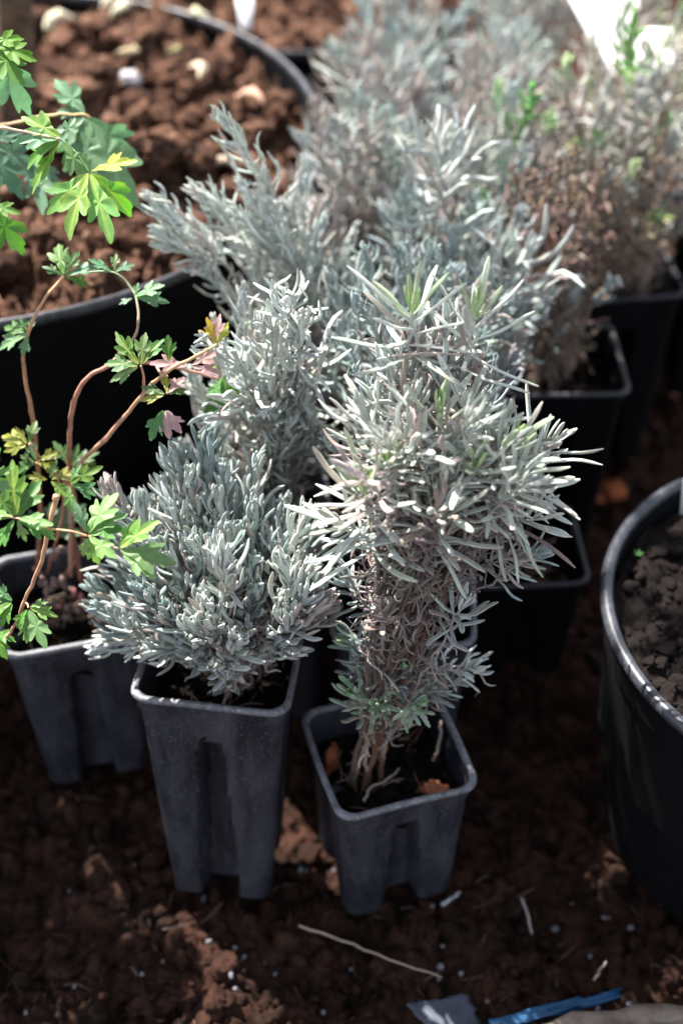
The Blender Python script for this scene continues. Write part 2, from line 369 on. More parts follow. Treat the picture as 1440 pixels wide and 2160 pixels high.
# ------------------------------------------------------------------ lavender leaves
class Leaves:
    def __init__(s): s.a = []
    def add(s, P, D, Nn, L, Wd, bend, col, wig=0.0):
        s.a.append((P, D, Nn, L, Wd, bend, col, wig))
    def mesh(s, name, mat_, parent, K=8, S=8, seed=0):
        if not s.a: return
        g = np.random.default_rng(seed)
        P = np.array([q[0] for q in s.a]); D = nrm(np.array([q[1] for q in s.a])); N0 = np.array([q[2] for q in s.a])
        L = np.array([q[3] for q in s.a]); Wd = np.array([q[4] for q in s.a]); be = np.array([q[5] for q in s.a]); cl = np.array([q[6] for q in s.a]); wg = np.array([q[7] for q in s.a])
        n = len(P); B = nrm(np.cross(D, N0)); N0 = np.cross(B, D)
        t = np.linspace(0, 1, S)[None, :, None]
        side = g.normal(0, 1, (n, 1, 1)) * .10
        ph = g.uniform(0, 6.28, (n, 1, 1)); wv = wg[:, None, None]
        Lc = L[:, None, None]; b_ = be[:, None, None]
        ang = b_ * t                                                # arc in the D/N plane
        th = np.where(np.abs(b_) < 1e-3, 1e-3, b_)
        cx_ = np.sin(th * t) / th; cy_ = (1 - np.cos(th * t)) / th
        off = wv * .16 * (np.sin(ph + t * 6.5) - np.sin(ph))
        off2 = wv * .12 * (np.cos(ph * 1.7 + t * 5) - np.cos(ph * 1.7))
        cen = P[:, None] + Lc * (D[:, None] * cx_ + N0[:, None] * (cy_ + off) + B[:, None] * (side * t * t + off2))
        T = nrm(np.gradient(cen, axis=1)); Bv = nrm(B[:, None] - T * (B[:, None] * T).sum(-1, keepdims=True)); Nv = np.cross(Bv, T)
        tt = np.linspace(0, 1, S); prof = (.42 + .58 * np.clip(tt / .45, 0, 1) ** .8) * np.sqrt(np.clip(1 - np.clip((tt - .80) / .215, 0, 1) ** 2, 0, 1))
        w_ = Wd[:, None] * prof[None] * .5
        a = np.arange(K) * 2 * math.pi / K; ca, sa = np.cos(a), np.sin(a).copy()
        sa = np.where(sa > .9, .16, sa) if K >= 8 else sa
        V = cen[:, :, None] + w_[:, :, None, None] * (ca[None, None, :, None] * Bv[:, :, None] + .62 * sa[None, None, :, None] * Nv[:, :, None])
        m = S * K; V = V.reshape(n, m, 3)
        i, k = np.meshgrid(np.arange(S - 1), np.arange(K), indexing='ij'); k2 = (k + 1) % K
        F = np.stack([i * K + k, i * K + k2, (i + 1) * K + k2, (i + 1) * K + k], -1).reshape(-1, 4)
        F = (F[None] + (np.arange(n) * m)[:, None, None]).reshape(-1, 4)
        c = np.repeat(cl[:, None, :], m, 1).reshape(n, S, K, 3).copy()
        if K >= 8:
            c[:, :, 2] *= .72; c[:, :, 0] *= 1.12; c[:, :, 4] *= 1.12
        tipb = g.uniform(0, 1, n) < .2
        c[tipb, -3:] = c[tipb, -3:] * .6 + np.array((.34, .27, .2)) * .4
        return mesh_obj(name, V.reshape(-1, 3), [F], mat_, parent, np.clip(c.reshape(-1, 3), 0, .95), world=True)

SILVER = np.array((.53, .575, .54)); BLUE = np.array((.32, .39, .38)); GREEN = np.array((.22, .38, .17)); DRY = np.array((.34, .27, .245)); TAN = np.array((.50, .36, .26)); LIME = np.array((.42, .55, .18)); MAUVE = np.array((.42, .37, .345))
def jit(c, g, s=.08): return np.clip(c * (1 + g.normal(0, s)) + g.normal(0, .012, 3), .02, .9)
def hermite(p0, p1, d0, d1, n=20):
    t = np.linspace(0, 1, n)[:, None]; L = np.linalg.norm(p1 - p0)
    return (2 * t**3 - 3 * t**2 + 1) * p0 + (t**3 - 2 * t**2 + t) * d0 * L + (-2 * t**3 + 3 * t**2) * p1 + (t**3 - t**2) * d1 * L
def shoot(lv, st, base, tip, axis_, g, L=.024, Wd=.003, span=.03, nodes=11, th0=14, th1=60, bend=.5, wig=.3, col=SILVER, tipcol=None, dead=0.0, deadcol=DRY, r=.0011, per=2, stemcol=(.33, .25, .2), deadL=.016, tipn=4, young=None, topleaf=None):
    """a leafy shoot: leaf pairs along the last `span` metres of the stem, dead leaves lower down"""
    base, tip, ax = np.asarray(base, float), np.asarray(tip, float), nrm(np.asarray(axis_, float))
    up = nrm(np.array((0, 0, 1.0)) + .25 * g.normal(0, 1, 3)); P = hermite(base, tip, up * .9, ax * .8)
    P[1:-1] += g.normal(0, .0009, (len(P) - 2, 3))
    seg = np.linalg.norm(np.diff(P, axis=0), axis=1); arc = np.concatenate([[0], np.cumsum(seg)]); tot = arc[-1]; span = min(span, tot * .95)
    T = nrm(np.gradient(P, axis=0))
    if st is not None:
        k = np.linspace(0, 1, len(P)); cc = np.outer(1 - k**2, stemcol) + np.outer(k**2, col * .8)
        tube(st, P, r * (1.25 - .75 * k), 6, cc)
    def at_(s):
        x = max(0.0, tot - s); return np.array([np.interp(x, arc, P[:, j]) for j in range(3)]), nrm(np.array([np.interp(x, arc, T[:, j]) for j in range(3)]))
    u0 = nrm(np.cross(ax, (g.normal(), g.normal(), .3))); rot = g.uniform(0, 3)
    for i in range(nodes):
        f = i / max(1, nodes - 1); s = span * f ** 1.35
        p, tv = at_(s); u = nrm(u0 - tv * np.dot(u0, tv)); v = np.cross(tv, u); rot += math.pi / 2 + g.normal(0, .25)
        th = R(th0 + (th1 - th0) * min(1, f * 1.25) + g.normal(0, 7)); ll = L * (.40 + .60 * min(1, f / .4)) * (1 - .2 * max(0, f - .6)) * g.uniform(.75, 1.2)
        for q in range(per):
            a = rot + q * 2 * math.pi / per + g.normal(0, .2); rad = u * math.cos(a) + v * math.sin(a)
            d = tv * math.cos(th) + rad * math.sin(th); nn = tv * math.sin(th) - rad * math.cos(th)
            lv_c = jit(col, g)
            if tipcol is not None and i < tipn: k = 1 - i / tipn; lv_c = jit(col * (1 - k) + tipcol * k, g)
            x = g.uniform()
            if f > .45 and x < dead: lv_c = jit(deadcol, g, .15)
            tgt = young if (young is not None and tipcol is not None and i < tipn) else lv
            tgt.add(p + rad * r * .5, d, nn, ll, Wd * g.uniform(.8, 1.15) * (.8 if f < .15 else 1), bend * g.normal(1, .6), lv_c, wig * g.uniform(.2, 1.6))
    return P
def deadfill(lv, P, g, n, L=.014, Wd=.0014, lo=.2, hi=.8, col=DRY, cv=.2, wig=1.2):
    seg = np.concatenate([[0], np.cumsum(np.linalg.norm(np.diff(P, axis=0), axis=1))]); T = nrm(np.gradient(P, axis=0))
    for i in range(n):
        x = seg[-1] * g.uniform(lo, hi); p = np.array([np.interp(x, seg, P[:, j]) for j in range(3)]); tv = nrm(np.array([np.interp(x, seg, T[:, j]) for j in range(3)]))
        rad = nrm(np.cross(tv, g.normal(0, 1, 3))); th = R(g.uniform(35, 120)); d = tv * math.cos(th) + rad * math.sin(th) + np.array((0, 0, -.25))
        lv.add(p, d, tv * math.sin(th) - rad * math.cos(th), L * g.uniform(.5, 1.4), Wd * g.uniform(.7, 1.4), g.normal(.6, 1.1), jit(col, g, cv), wig * g.uniform(.3, 1.5))

GROUP = 'lavenders in square black pots'
def lavender(label, x, y, rz, W, H, base, seed, soil_drop=.022, warp=0.0, groove=.012, dark=False, tilt=0.0):
    root = thing('potted_lavender', label, 'lavender plant', (x, y - H * math.sin(R(tilt)), 0), R(rz), GROUP); root.rotation_euler = (-R(tilt), 0, R(rz))
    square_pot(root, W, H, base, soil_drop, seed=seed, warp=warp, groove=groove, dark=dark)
    return root
def finish(root, lv, st, dl=None, yg=None, K=8, S=8, seed=0):
    if st is not None: st.build('stems', M['stem'], root)
    lv.mesh('foliage', M['leaf'], root, K, S, seed)
    if dl is not None: dl.mesh('dry_foliage', M['leaf'], root, K=6, S=7, seed=seed + 1)
    if yg is not None and yg.a: yg.mesh('young_leaves', M['leaf'], root, K, S, seed + 2)

# ---- A: compact mound, front left
g = np.random.default_rng(21)
Ax, Ay, AH = -.074, .570, .18
root = lavender('compact blue-grey lavender mound in the tall front pot, left of the shorter pot', Ax, Ay, -7, .092, AH, .062, 3, .02, .02, groove=.017, tilt=7.5)
lv, st, dl, yg = Leaves(), MB(), Leaves(), Leaves()
b0 = np.array((Ax + .012, Ay - .006, AH - .022))
tips = []
for i in range(58):
    ph = i * 2.39996; q = math.sqrt((i + .5) / 58); rad = .066 * q
    x = Ax + .0 + rad * math.cos(ph) * 1.0; y = Ay + .016 + rad * math.sin(ph) * .85
    z = AH + .016 + .088 * math.sqrt(max(0, 1 - q * q)) + g.normal(0, .010)
    tips.append((np.array((x, y, z)), q, ph))
for p, q, ph in tips:
    ax = np.array((math.cos(ph) * q * .26, math.sin(ph) * q * .25 - .10, 1.0)) + g.normal(0, .12, 3)
    blue = g.uniform(); c = BLUE * (1 - blue * .6) + SILVER * blue * .6
    P = shoot(lv, st, b0 + g.normal(0, .006, 3) * (1, 1, 0), p, ax, g, L=.0215 * g.uniform(.8, 1.2), Wd=.0029, span=.040, nodes=10, th0=8, th1=40, bend=.45, wig=.3, col=c, dead=.14, deadcol=MAUVE, per=3, r=.0009)
    deadfill(dl, P, g, 8, .013, .0016, .3, .75, MAUVE * .85)
A_sh = [(640,1100,.57,(.25,.0,1),.021,SILVER*1.12),(655,1215,.545,(.15,-.05,1),.024,SILVER*1.15),(600,1195,.545,(-.35,0,1),.022,SILVER*1.12),(470,1180,.535,(0,0,1),.026,SILVER*1.05),(440,1290,.525,(.0,-.1,1),.025,SILVER*1.05),
        (410,1320,.53,(-.2,0,1),.02,SILVER),(500,1350,.52,(.1,-.2,1),.018,SILVER),(385,975,.62,(-.05,.1,1),.02,BLUE),(235,1030,.60,(-.2,.1,1),.018,MAUVE),(220,1290,.57,(-.5,0,.9),.022,BLUE),(300,1250,.55,(-.2,0,1),.02,BLUE),
        (640,1250,.54,(.3,0,1),.02,SILVER),(600,1300,.535,(-.2,-.1,1),.021,SILVER),(680,1270,.54,(.5,0,.9),.02,MAUVE),(460,1400,.52,(-.1,-.4,1),.016,SILVER),(350,1290,.54,(.05,0,1),.02,BLUE),(540,1080,.58,(0,0,1),.02,BLUE),(440,940,.62,(0,.1,1),.02,BLUE),(225,1360,.565,(-.6,-.3,-.2),.02,SILVER),(330,1370,.54,(-.3,-.5,.3),.018,SILVER),(620,1370,.535,(.5,-.4,.3),.018,SILVER),(215,1240,.58,(-.4,0,1),.02,BLUE)]
for px, py, yy, ax, L, c in A_sh:
    tp = aty(px, py, yy)
    P = shoot(lv, st, b0 + g.normal(0, .005, 3) * (1, 1, 0), tp, np.array(ax) + g.normal(0, .06, 3), g, L=L * 1.15, Wd=.0030, span=.04, nodes=12, th0=8, th1=42, bend=.5, wig=.25, col=c, dead=.12, deadcol=MAUVE, per=3, r=.0012)
    deadfill(dl, P, g, 10, .014, .0015, .3, .7, MAUVE)
finish(root, lv, st, dl, None, seed=1)

# ---- B: tall half-dry lavender with a bright crown, front right
g = np.random.default_rng(22)
Bx, By, BH = .0280, .546, .12
root = lavender('tall half-dry lavender with bright silver crown over bare stems in the short front pot', Bx, By, 17, .087, BH, .071, 8, .02, .025, groove=.015)
lv, st, dl, yg = Leaves(), MB(), Leaves(), Leaves()
b0 = aty(770, 1560, .535); b0[2] = BH - .022
mains = []
for k in range(6):   # thick bare red-brown stems the shoots branch from
    a = k * 2.4; q = (.35, .8, 1)[k % 3]; tp = aty(905 + 150 * q * math.cos(a), 1060 + 60 * math.sin(a), .56 + .03 * q * math.sin(a))
    P = hermite(b0 + g.normal(0, .004, 3) * (1, 1, 0), tp, np.array((g.normal(.1, .14), g.normal(0, .1), .8)), np.array((.3 * math.cos(a), 0, 1)), 26); P[1:-1] += g.normal(0, .0009, (24, 3)); mains.append(P)
    c = np.array((.13, .07, .045)) if k % 2 else np.array((.10, .075, .06)); tube(st, P, np.linspace(.0019, .0011, len(P)), 7, c)
    deadfill(dl, P, g, 80, .015, .0012, .25, .85, DRY * .62)
def branch(tp, lo=.35, hi=.75):
    best = min(mains, key=lambda P: np.linalg.norm(P[-1] - tp) + g.uniform(0, .02)); return best[int(len(best) * g.uniform(lo, hi))]
B_big = [  # px, py, y, axis, leaf length, green?
    (868, 655, .60, (-.02, -.1, 1), .034, 1), (1000, 665, .60, (.15, -.1, 1), .030, 1), (765, 1035, .53, (-.2, -.3, 1), .030, 2),
    (1000, 985, .535, (.05, -.5, 1), .026, 1), (870, 960, .54, (-.2, -.5, 1), .027, 0), (925, 880, .56, (0, -.3, 1), .028, 1), (985, 850, .57, (.15, -.2, 1), .027, 0),
    (1070, 945, .55, (.35, -.2, 1), .030, 1), (1135, 1025, .55, (.5, -.4, .8), .028, 0), (930, 1085, .52, (-.05, -.8, .8), .030, 0), (1130, 1090, .55, (.7, -.2, .6), .027, 0),
    (775, 890, .57, (-.5, 0, 1), .028, 0), (820, 980, .54, (-.3, -.4, 1), .027, 1), (1150, 940, .58, (.6, .1, .9), .028, 0), (730, 1110, .53, (-.7, -.3, .6), .030, 0), (1100, 1000, .54, (.4, -.4, .8), .022, 0), (860, 850, .58, (-.1, 0, 1), .026, 0)]
for px, py, yy, ax, L, gr in B_big:
    tp = aty(px, py, yy); mid = b0 + (tp - b0) * .5
    tc = {0: None, 1: GREEN * .6 + LIME * .6, 2: LIME * 1.1}[gr]
    P = shoot(lv, st, branch(tp), tp, np.array(ax) + g.normal(0, .08, 3), g, L=L * 1.22, Wd=.0031, span=.030, nodes=11, th0=12, th1=92, bend=.12, wig=.10, col=SILVER * np.array((1.10, 1.08, 1.02)), tipcol=tc, dead=.10, deadcol=DRY * 1.2, per=2, r=.0016, stemcol=(.11, .075, .055), tipn=4, young=yg)
    deadfill(dl, P, g, 26, .014, .0013, .2, .75, DRY * .65); deadfill(dl, P, g, 13, .017, .0015, .4, .8, MAUVE * .8)
for i in range(28):   # crown filler
    a = g.uniform(0, 6.28); q = math.sqrt(g.uniform()); px = 935 + 215 * q * math.cos(a); py = 985 + 125 * q * math.sin(a)
    tp = aty(px, py, .56 + .045 * g.uniform(-1, 1)); dr = g.uniform()
    c = SILVER * np.array((1.06, 1.03, .97)) if dr < .80 else (MAUVE * 1.15 if dr < .93 else DRY)
    P = shoot(lv, st, branch(tp), tp, (math.cos(a) * q * .7, -.25 + g.normal(0, .2), 1), g, L=.024, Wd=.0026, span=.03, nodes=9, th0=14, th1=80, bend=.3, wig=.4, col=c, dead=.18, per=2, r=.0011, stemcol=(.11, .08, .065))
    deadfill(dl, P, g, 22, .016, .0014, .2, .8, MAUVE * .75 if i % 3 else DRY * .8)
for px, py, yy, ax, L, c in [(870, 720, .61, (.0, -.2, 1), .024, MAUVE), (930, 760, .60, (0, -.1, 1), .024, MAUVE), (980, 740, .61, (.2, -.1, 1), .026, SILVER), (830, 760, .60, (-.3, 0, 1), .026, SILVER), (940, 680, .62, (.05, 0, 1), .024, SILVER), (800, 830, .59, (-.2, 0, 1), .022, SILVER), (1010, 790, .6, (.3, 0, 1), .018, MAUVE)]:
    P = shoot(lv, st, branch(aty(px, py, yy), .6, .95), aty(px, py, yy), ax, g, L=L, Wd=.0030, span=.05, nodes=13, th0=20, th1=85, bend=.4, wig=.5, col=c, dead=.3, per=2, r=.0013, stemcol=(.3, .22, .18))
    deadfill(dl, P, g, 16, .016, .0014, .4, .9, MAUVE * .8)
# low side shoots
for px, py, yy, ax, L, c, tc in [(745, 1460, .53, (-.5, -.4, .8), .017, GREEN * .5 + SILVER * .5, GREEN), (790, 1490, .52, (-.1, -.8, .5), .015, GREEN * .5 + SILVER * .4, GREEN), (880, 1490, .525, (.1, -.7, .6), .015, GREEN * .45 + SILVER * .5, GREEN), (925, 1440, .54, (.4, -.3, .6), .014, BLUE, GREEN),
                                 (1000, 1405, .54, (.8, .0, .6), .018, SILVER * .95, None), (955, 1440, .54, (.7, -.1, .5), .013, BLUE, None), (975, 1275, .53, (.2, -.2, 1), .019, SILVER * 1.05, None), (735, 1350, .55, (-.8, -.1, .4), .016, BLUE, GREEN), (760, 1360, .55, (-.6, .1, .8), .016, BLUE, None), (1140, 1165, .56, (.8, -.1, .4), .016, BLUE * 1.2, None), (1100, 1180, .55, (.7, -.3, .2), .016, MAUVE, None),
                                 (720, 1220, .55, (-.7, 0, .7), .016, BLUE, None), (800, 1270, .52, (-.2, -.3, 1), .010, DRY, None), (850, 1410, .54, (.1, -.3, .8), .012, BLUE, GREEN), (745, 1410, .55, (-.5, 0, .6), .012, BLUE, None)]:
    P = shoot(lv, st, branch(aty(px, py, yy), .08, .5), aty(px, py, yy), ax, g, L=L * 1.12, Wd=.0027, span=.03, nodes=10, th0=14, th1=75, bend=.3, wig=.25, col=c, tipcol=tc, dead=.1, per=2, r=.0010, stemcol=(.3, .2, .15))
    deadfill(dl, P, g, 14, .014, .0011, .3, .95, MAUVE * .9)
finish(root, lv, st, dl, yg, seed=5)

# ---- generic builder for the plants behind
def bush(label, x, y, seed, H=.18, W=.09, rz=0, tips=(), ntips=24, crown=(.0, .0, .13, .07), L=.028, Wd=.0025, span=.07, nodes=16, th0=15, th1=62, wig=.6, bend=.5, col=SILVER * .6 + BLUE * .4, dead=.15, deadn=26, deadcol=MAUVE * .8, green=0, K=6, S=7, per=2, leadcol=None):
    g = np.random.default_rng(seed)
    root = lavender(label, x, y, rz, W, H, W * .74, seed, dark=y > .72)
    lv, st, dl, yg = Leaves(), MB(), Leaves(), Leaves()
    b0 = np.array((x, y, H - .022)); cx, cy, ch, cr = crown
    for tp in tips:
        px, py, yy, ax = tp[:4]; kw = tp[4] if len(tp) > 4 else {}
        d = dict(L=L, Wd=Wd, span=span, nodes=nodes, th0=th0, th1=th1, bend=bend, wig=wig, col=col, dead=dead, per=per, r=.0015)
        d.update(kw)
        P = shoot(lv, st, b0 + g.normal(0, .008, 3) * (1, 1, 0), aty(px, py, yy), np.array(ax) + g.normal(0, .06, 3), g, deadcol=deadcol, young=yg, **d)
        deadfill(dl, P, g, deadn, .017, .0014, .12, .55, deadcol)
    for i in range(ntips):
        ph = i * 2.39996 + seed; q = math.sqrt((i + .5) / ntips)
        p = np.array((x + cx + cr * q * math.cos(ph), y + cy + cr * q * math.sin(ph), H + ch * (.45 + .55 * math.sqrt(1 - q * q)) + g.normal(0, .012)))
        ax = (q * .5 * math.cos(ph), q * .5 * math.sin(ph), 1)
        dr = g.uniform() < dead * 1.3; c = (deadcol * 1.1 if dr else jit(col, g, .06))
        tc = None
        if g.uniform() < green: tc = np.array((.12, .34, .06)) if g.uniform() < .6 else LIME
        P = shoot(lv, st, b0 + g.normal(0, .01, 3) * (1, 1, 0), p, np.array(ax) + g.normal(0, .15, 3), g, L=L * g.uniform(.75, 1.05), Wd=Wd, span=span * g.uniform(.6, 1), nodes=nodes, th0=th0, th1=th1, bend=bend, wig=wig, col=c, tipcol=tc, dead=dead, deadcol=deadcol, per=per, r=.0012, young=yg, tipn=5)
        deadfill(dl, P, g, deadn, .017, .0014, .12, .55, deadcol)
    finish(root, lv, st, dl, yg, K, S, seed)
    return root

UL = (-.45, -.1, .9)
bush('tall pale lavender with curly drooping tips, directly behind the compact mound', -.052, .700, 31, H=.18, rz=5,
     tips=[(600, 640, .655, (-.25, -.1, 1), dict(L=.036, Wd=.0027, nodes=17, th0=10, th1=78, wig=1.0, bend=.1, col=SILVER * 1.15, per=3)),
           (625, 690, .655, (.05, -.2, 1), dict(L=.034, nodes=18, wig=1.1, col=SILVER * 1.15, per=3)), (560, 700, .65, (-.3, -.2, 1), dict(L=.030, col=SILVER * 1.12, per=3)),
           (450, 740, .645, (-1, -.1, .45), dict(L=.028, Wd=.0027, wig=.9, nodes=16, col=SILVER * 1.18, th1=60, per=3)), (520, 770, .65, (-.7, -.1, .6), dict(L=.024, col=SILVER * 1.15)),
           (465, 885, .635, (-.5, -.5, -.75), dict(L=.026, Wd=.0027, wig=.35, nodes=15, span=.035, th0=6, th1=34, col=SILVER * 1.2, per=3)), (560, 850, .645, (-.2, -.3, .9), dict(L=.020, col=SILVER * 1.05)),
           (640, 800, .66, (.1, 0, 1), {}), (560, 930, .64, (-.2, -.1, 1), {}), (610, 900, .65, (0, 0, 1), {}), (660, 900, .66, (.1, 0, 1), {}), (530, 1000, .64, (-.2, 0, 1), {}), (600, 1010, .65, (0, 0, 1), {}), (470, 980, .645, (-.3, 0, 1), {})],
     ntips=22, crown=(.0, -.01, .15, .05), L=.022, Wd=.0023, span=.10, nodes=22, th0=12, th1=48, wig=.35, dead=.15, deadcol=MAUVE, deadn=24, col=SILVER, K=8, S=8)
bush('leaning grey lavender whose long shoots reach left over the big brown tub', -.020, .825, 32, H=.18, rz=-6,
     tips=[(478, 262, .80, (-.42, -.1, 1), dict(L=.033, nodes=24, span=.12, th0=12, th1=50, col=SILVER * 1.05, per=2)), (335, 430, .775, (-.9, -.1, .8), dict(L=.026, nodes=20, th0=8, th1=40, span=.06, col=SILVER * 1.15, per=3)), (352, 500, .77, (-.9, -.1, .7), dict(L=.025, nodes=18, th0=8, th1=38, span=.05, col=SILVER * 1.15, per=3)),
           (425, 415, .785, (-.8, -.1, .8), dict(L=.027, nodes=20, th0=8, th1=45, span=.06, col=SILVER * 1.12, per=3)), (520, 400, .79, (-.6, 0, .9), dict(L=.027, nodes=22, th0=10, col=SILVER * 1.1, per=3)), (500, 450, .78, (-.7, -.1, .8), dict(L=.026, col=SILVER * 1.1, per=3)), (580, 480, .78, (-.4, -.1, 1), dict(col=SILVER * 1.05, per=3)),
           (560, 370, .81, (-.2, 0, 1), {}), (640, 500, .79, (-.1, -.1, 1), {}), (620, 420, .82, (0, 0, 1), {}), (430, 560, .77, (-.5, -.1, .9), {}), (480, 620, .76, (-.3, -.2, 1), {}), (550, 560, .77, (-.2, -.1, 1), {})],
     ntips=16, crown=(-.005, -.005, .15, .055), L=.024, Wd=.0023, span=.12, nodes=22, th0=12, th1=50, wig=.4, dead=.12, deadcol=MAUVE, deadn=18, col=SILVER * .95)
bush('grey lavender hidden behind the half-dry front plant, its black pot rim showing on the right', .040, .640, 33, H=.16, rz=-3,
     tips=[(760, 640, .65, (-.5, 0, 1), {}), (1040, 780, .63, (.3, 0, 1), {}), (760, 800, .63, (-.3, 0, 1), {}), (700, 930, .62, (-.5, 0, 1), {})], ntips=40, crown=(.006, .005, .16, .052), L=.022, Wd=.0023, span=.09, nodes=18, dead=.2, col=BLUE)
bush('blue-grey lavender filling the gap right of the curly pale one', .052, .745, 34, H=.18, rz=4,
     tips=[(700, 600, .74, (-.2, 0, 1), {}), (770, 540, .75, (-.1, 0, 1), dict(L=.03)), (850, 530, .76, (0, 0, 1), dict(L=.03)), (900, 560, .75, (.1, 0, 1), {}), (720, 700, .70, (-.1, -.1, 1), {}), (690, 780, .70, (0, 0, 1), {})], ntips=24, crown=(.01, 0, .14, .06), L=.028, Wd=.0024, span=.11, nodes=16, dead=.12, col=BLUE, per=3)
bush('tall open lavender with wide starry rosettes in the middle of the group', .072, .850, 35, H=.18, rz=-5,
     tips=[(935, 330, .84, (-.05, -.1, 1), dict(L=.046, Wd=.0038, nodes=13, span=.05, th0=14, th1=72, bend=.3, per=3, col=SILVER * .95)), (1085, 550, .80, (.1, -.15, 1), dict(L=.046, Wd=.0038, nodes=13, span=.05, th0=14, th1=70, bend=.3, per=3, col=SILVER * .95)),
           (1000, 430, .84, (.1, 0, 1), dict(L=.036)), (860, 420, .84, (-.2, 0, 1), dict(L=.036)), (1050, 640, .79, (.2, 0, 1), {}), (1090, 720, .77, (.2, 0, 1), {}), (950, 520, .81, (0, 0, 1), {}), (1150, 640, .80, (.5, 0, .8), {})],
     ntips=15, crown=(0, 0, .14, .06), L=.032, Wd=.0026, span=.10, nodes=13, th1=60, wig=.5, dead=.15, col=BLUE * 1.1, green=.15)
bush('half-dead brown lavender in the square pot at the right, in front of the black gap', .163, .866, 36, H=.18, W=.092, rz=1,
     tips=[(1195, 520, .86, (-.1, 0, 1), {}), (1215, 600, .85, (.1, 0, 1), dict(L=.02, col=BLUE)), (1290, 600, .86, (.4, 0, .8), dict(L=.018, col=BLUE)), (1230, 480, .88, (.1, 0, 1), dict(col=DRY))],
     ntips=13, crown=(-.015, .015, .16, .045), L=.016, Wd=.0024, span=.07, nodes=12, wig=1.0, dead=.75, deadn=45, deadcol=np.array((.19, .125, .095)), col=DRY * .8)
GL = SILVER * .45 + BLUE * .48
rows = [  # label, x, y, kwargs
    ('grey-green lavender with arching thin leaves beside the far rim of the brown tub', .020, .945, dict(L=.032, nodes=15, th1=70, wig=.5, col=GL, dead=.25, ntips=22)),
    ('grey lavender with bright green weed tips, behind the starry rosettes', .118, .960, dict(col=GL, L=.028, green=.3, dead=.25, tips=[(1120, 195, .95, (0, -.1, 1), dict(L=.022, col=np.array((.14, .34, .09)), Wd=.005, dead=0)), (1110, 310, .95, (.1, -.1, 1), dict(L=.036)), (1070, 330, .93, (-.1, 0, 1), dict(L=.034))])),
    ('sunlit tan and brown lavender with lime tips, right of the green weed', .225, .990, dict(col=TAN * .2 + GL * .8, deadcol=TAN * .6, dead=.15, deadn=36, L=.024, green=.25, wig=.7, tips=[(1195, 150, .99, (-.05, -.1, 1), dict(L=.034, tipcol=LIME, Wd=.0042)), (1215, 320, .97, (0, -.1, 1), dict(L=.028, tipcol=LIME)), (1200, 380, .96, (0, 0, 1), dict(L=.024, col=TAN * .7)), (1270, 230, .99, (.1, 0, 1), dict(L=.026))])),
    ('dry orange-brown lavender at the right edge of the photo, nearest of that column', .338, 1.085, dict(col=TAN * .2 + GL * .8, deadcol=TAN * .6, dead=.15, deadn=36, L=.025, green=.3, wig=.7, tips=[(1395, 300, 1.01, (.05, -.1, 1), dict(L=.034, tipcol=np.array((.14, .36, .08)), tipn=5)), (1400, 400, 1.0, (0, 0, 1), dict(L=.03, tipcol=LIME)), (1300, 180, 1.02, (-.1, 0, 1), dict(L=.03, col=TAN * .6 + SILVER * .4)), (1330, 50, 1.03, (0, 0, 1), dict(L=.026, col=np.array((.15, .36, .08)), Wd=.005, dead=0))], crown=(-.005, 0, .15, .06))),
    ('pale lavender with long blue-grey leaves at the top centre, behind the arching one', .030, 1.060, dict(col=GL, L=.034, nodes=14, th1=65, dead=.25)),
    ('dense grey lavender near the top centre with dry buff twigs', .125, 1.070, dict(col=GL, L=.026, dead=.2, deadcol=MAUVE * .9)),
    ('lavender with pale lime rosettes below the white label', .235, 1.100, dict(col=TAN * .4 + SILVER * .55, L=.024, green=.6, dead=.2, deadcol=MAUVE * .9)),
    ('tall lavender with dark green weed shoots at the top right edge', .365, 1.195, dict(col=GL, L=.026, green=.5, dead=.2, deadcol=MAUVE * .9)),
    ('blurred blue-grey lavender at the very top, left of the others in the last row', .055, 1.180, dict(col=BLUE * 1.15, L=.034, dead=.2)),
    ('blurred grey lavender in the middle of the last row', .155, 1.190, dict(col=GL, L=.03, dead=.15, deadcol=MAUVE * .9, crown=(-.01, 0, .1, .05))),
    ('blurred brownish lavender behind the white label in the last row', .255, 1.230, dict(col=GL, L=.026, dead=.5, deadcol=MAUVE * .9, green=.3)),
    ('blurred silvery lavender behind all others at the top centre, right of the blurred brown tub', .170, 1.295, dict(col=GL, L=.03, dead=.15, deadcol=MAUVE * .9)),
    ('blurred grey lavender in the far top right corner', .380, 1.300, dict(col=GL, L=.028, dead=.2, deadcol=MAUVE * .9)),
]
for k, (lb, x, y, kw) in enumerate(rows):
    d = dict(ntips=18, crown=(0, 0, .15, .062), L=.029, Wd=.0030, span=.085, nodes=11, th1=62, wig=.4, deadn=20, K=6, S=6); d.update(kw)
    bush(lb, x, y, 50 + k, H=.18, rz=(-5, 3, 6, -3)[k % 4], **d)

# empty-looking pot in the dark between
e = thing('potted_seedling', 'square black pot of bare dark soil in deep shade, right of the half-dry front plant', 'plant pot', (.130, .742, 0), R(3))
square_pot(e, .084, .105, .066, .02, seed=77, dark=True)
mb = MB()
for k in range(5):
    a = k * 1.3; p = np.array((.13 + .01 * math.cos(a), .742 + .01 * math.sin(a), .087)); tube(mb, smooth_path([p, p + (.004 * math.cos(a), .003, .012), p + (.012 * math.cos(a), .006 * math.sin(a), .022)], 8), np.linspace(.0012, .0005, 9)[:9] if False else .0008, 5, (.16, .12, .09))
mb.build('dead_stems', M['stem'], e)

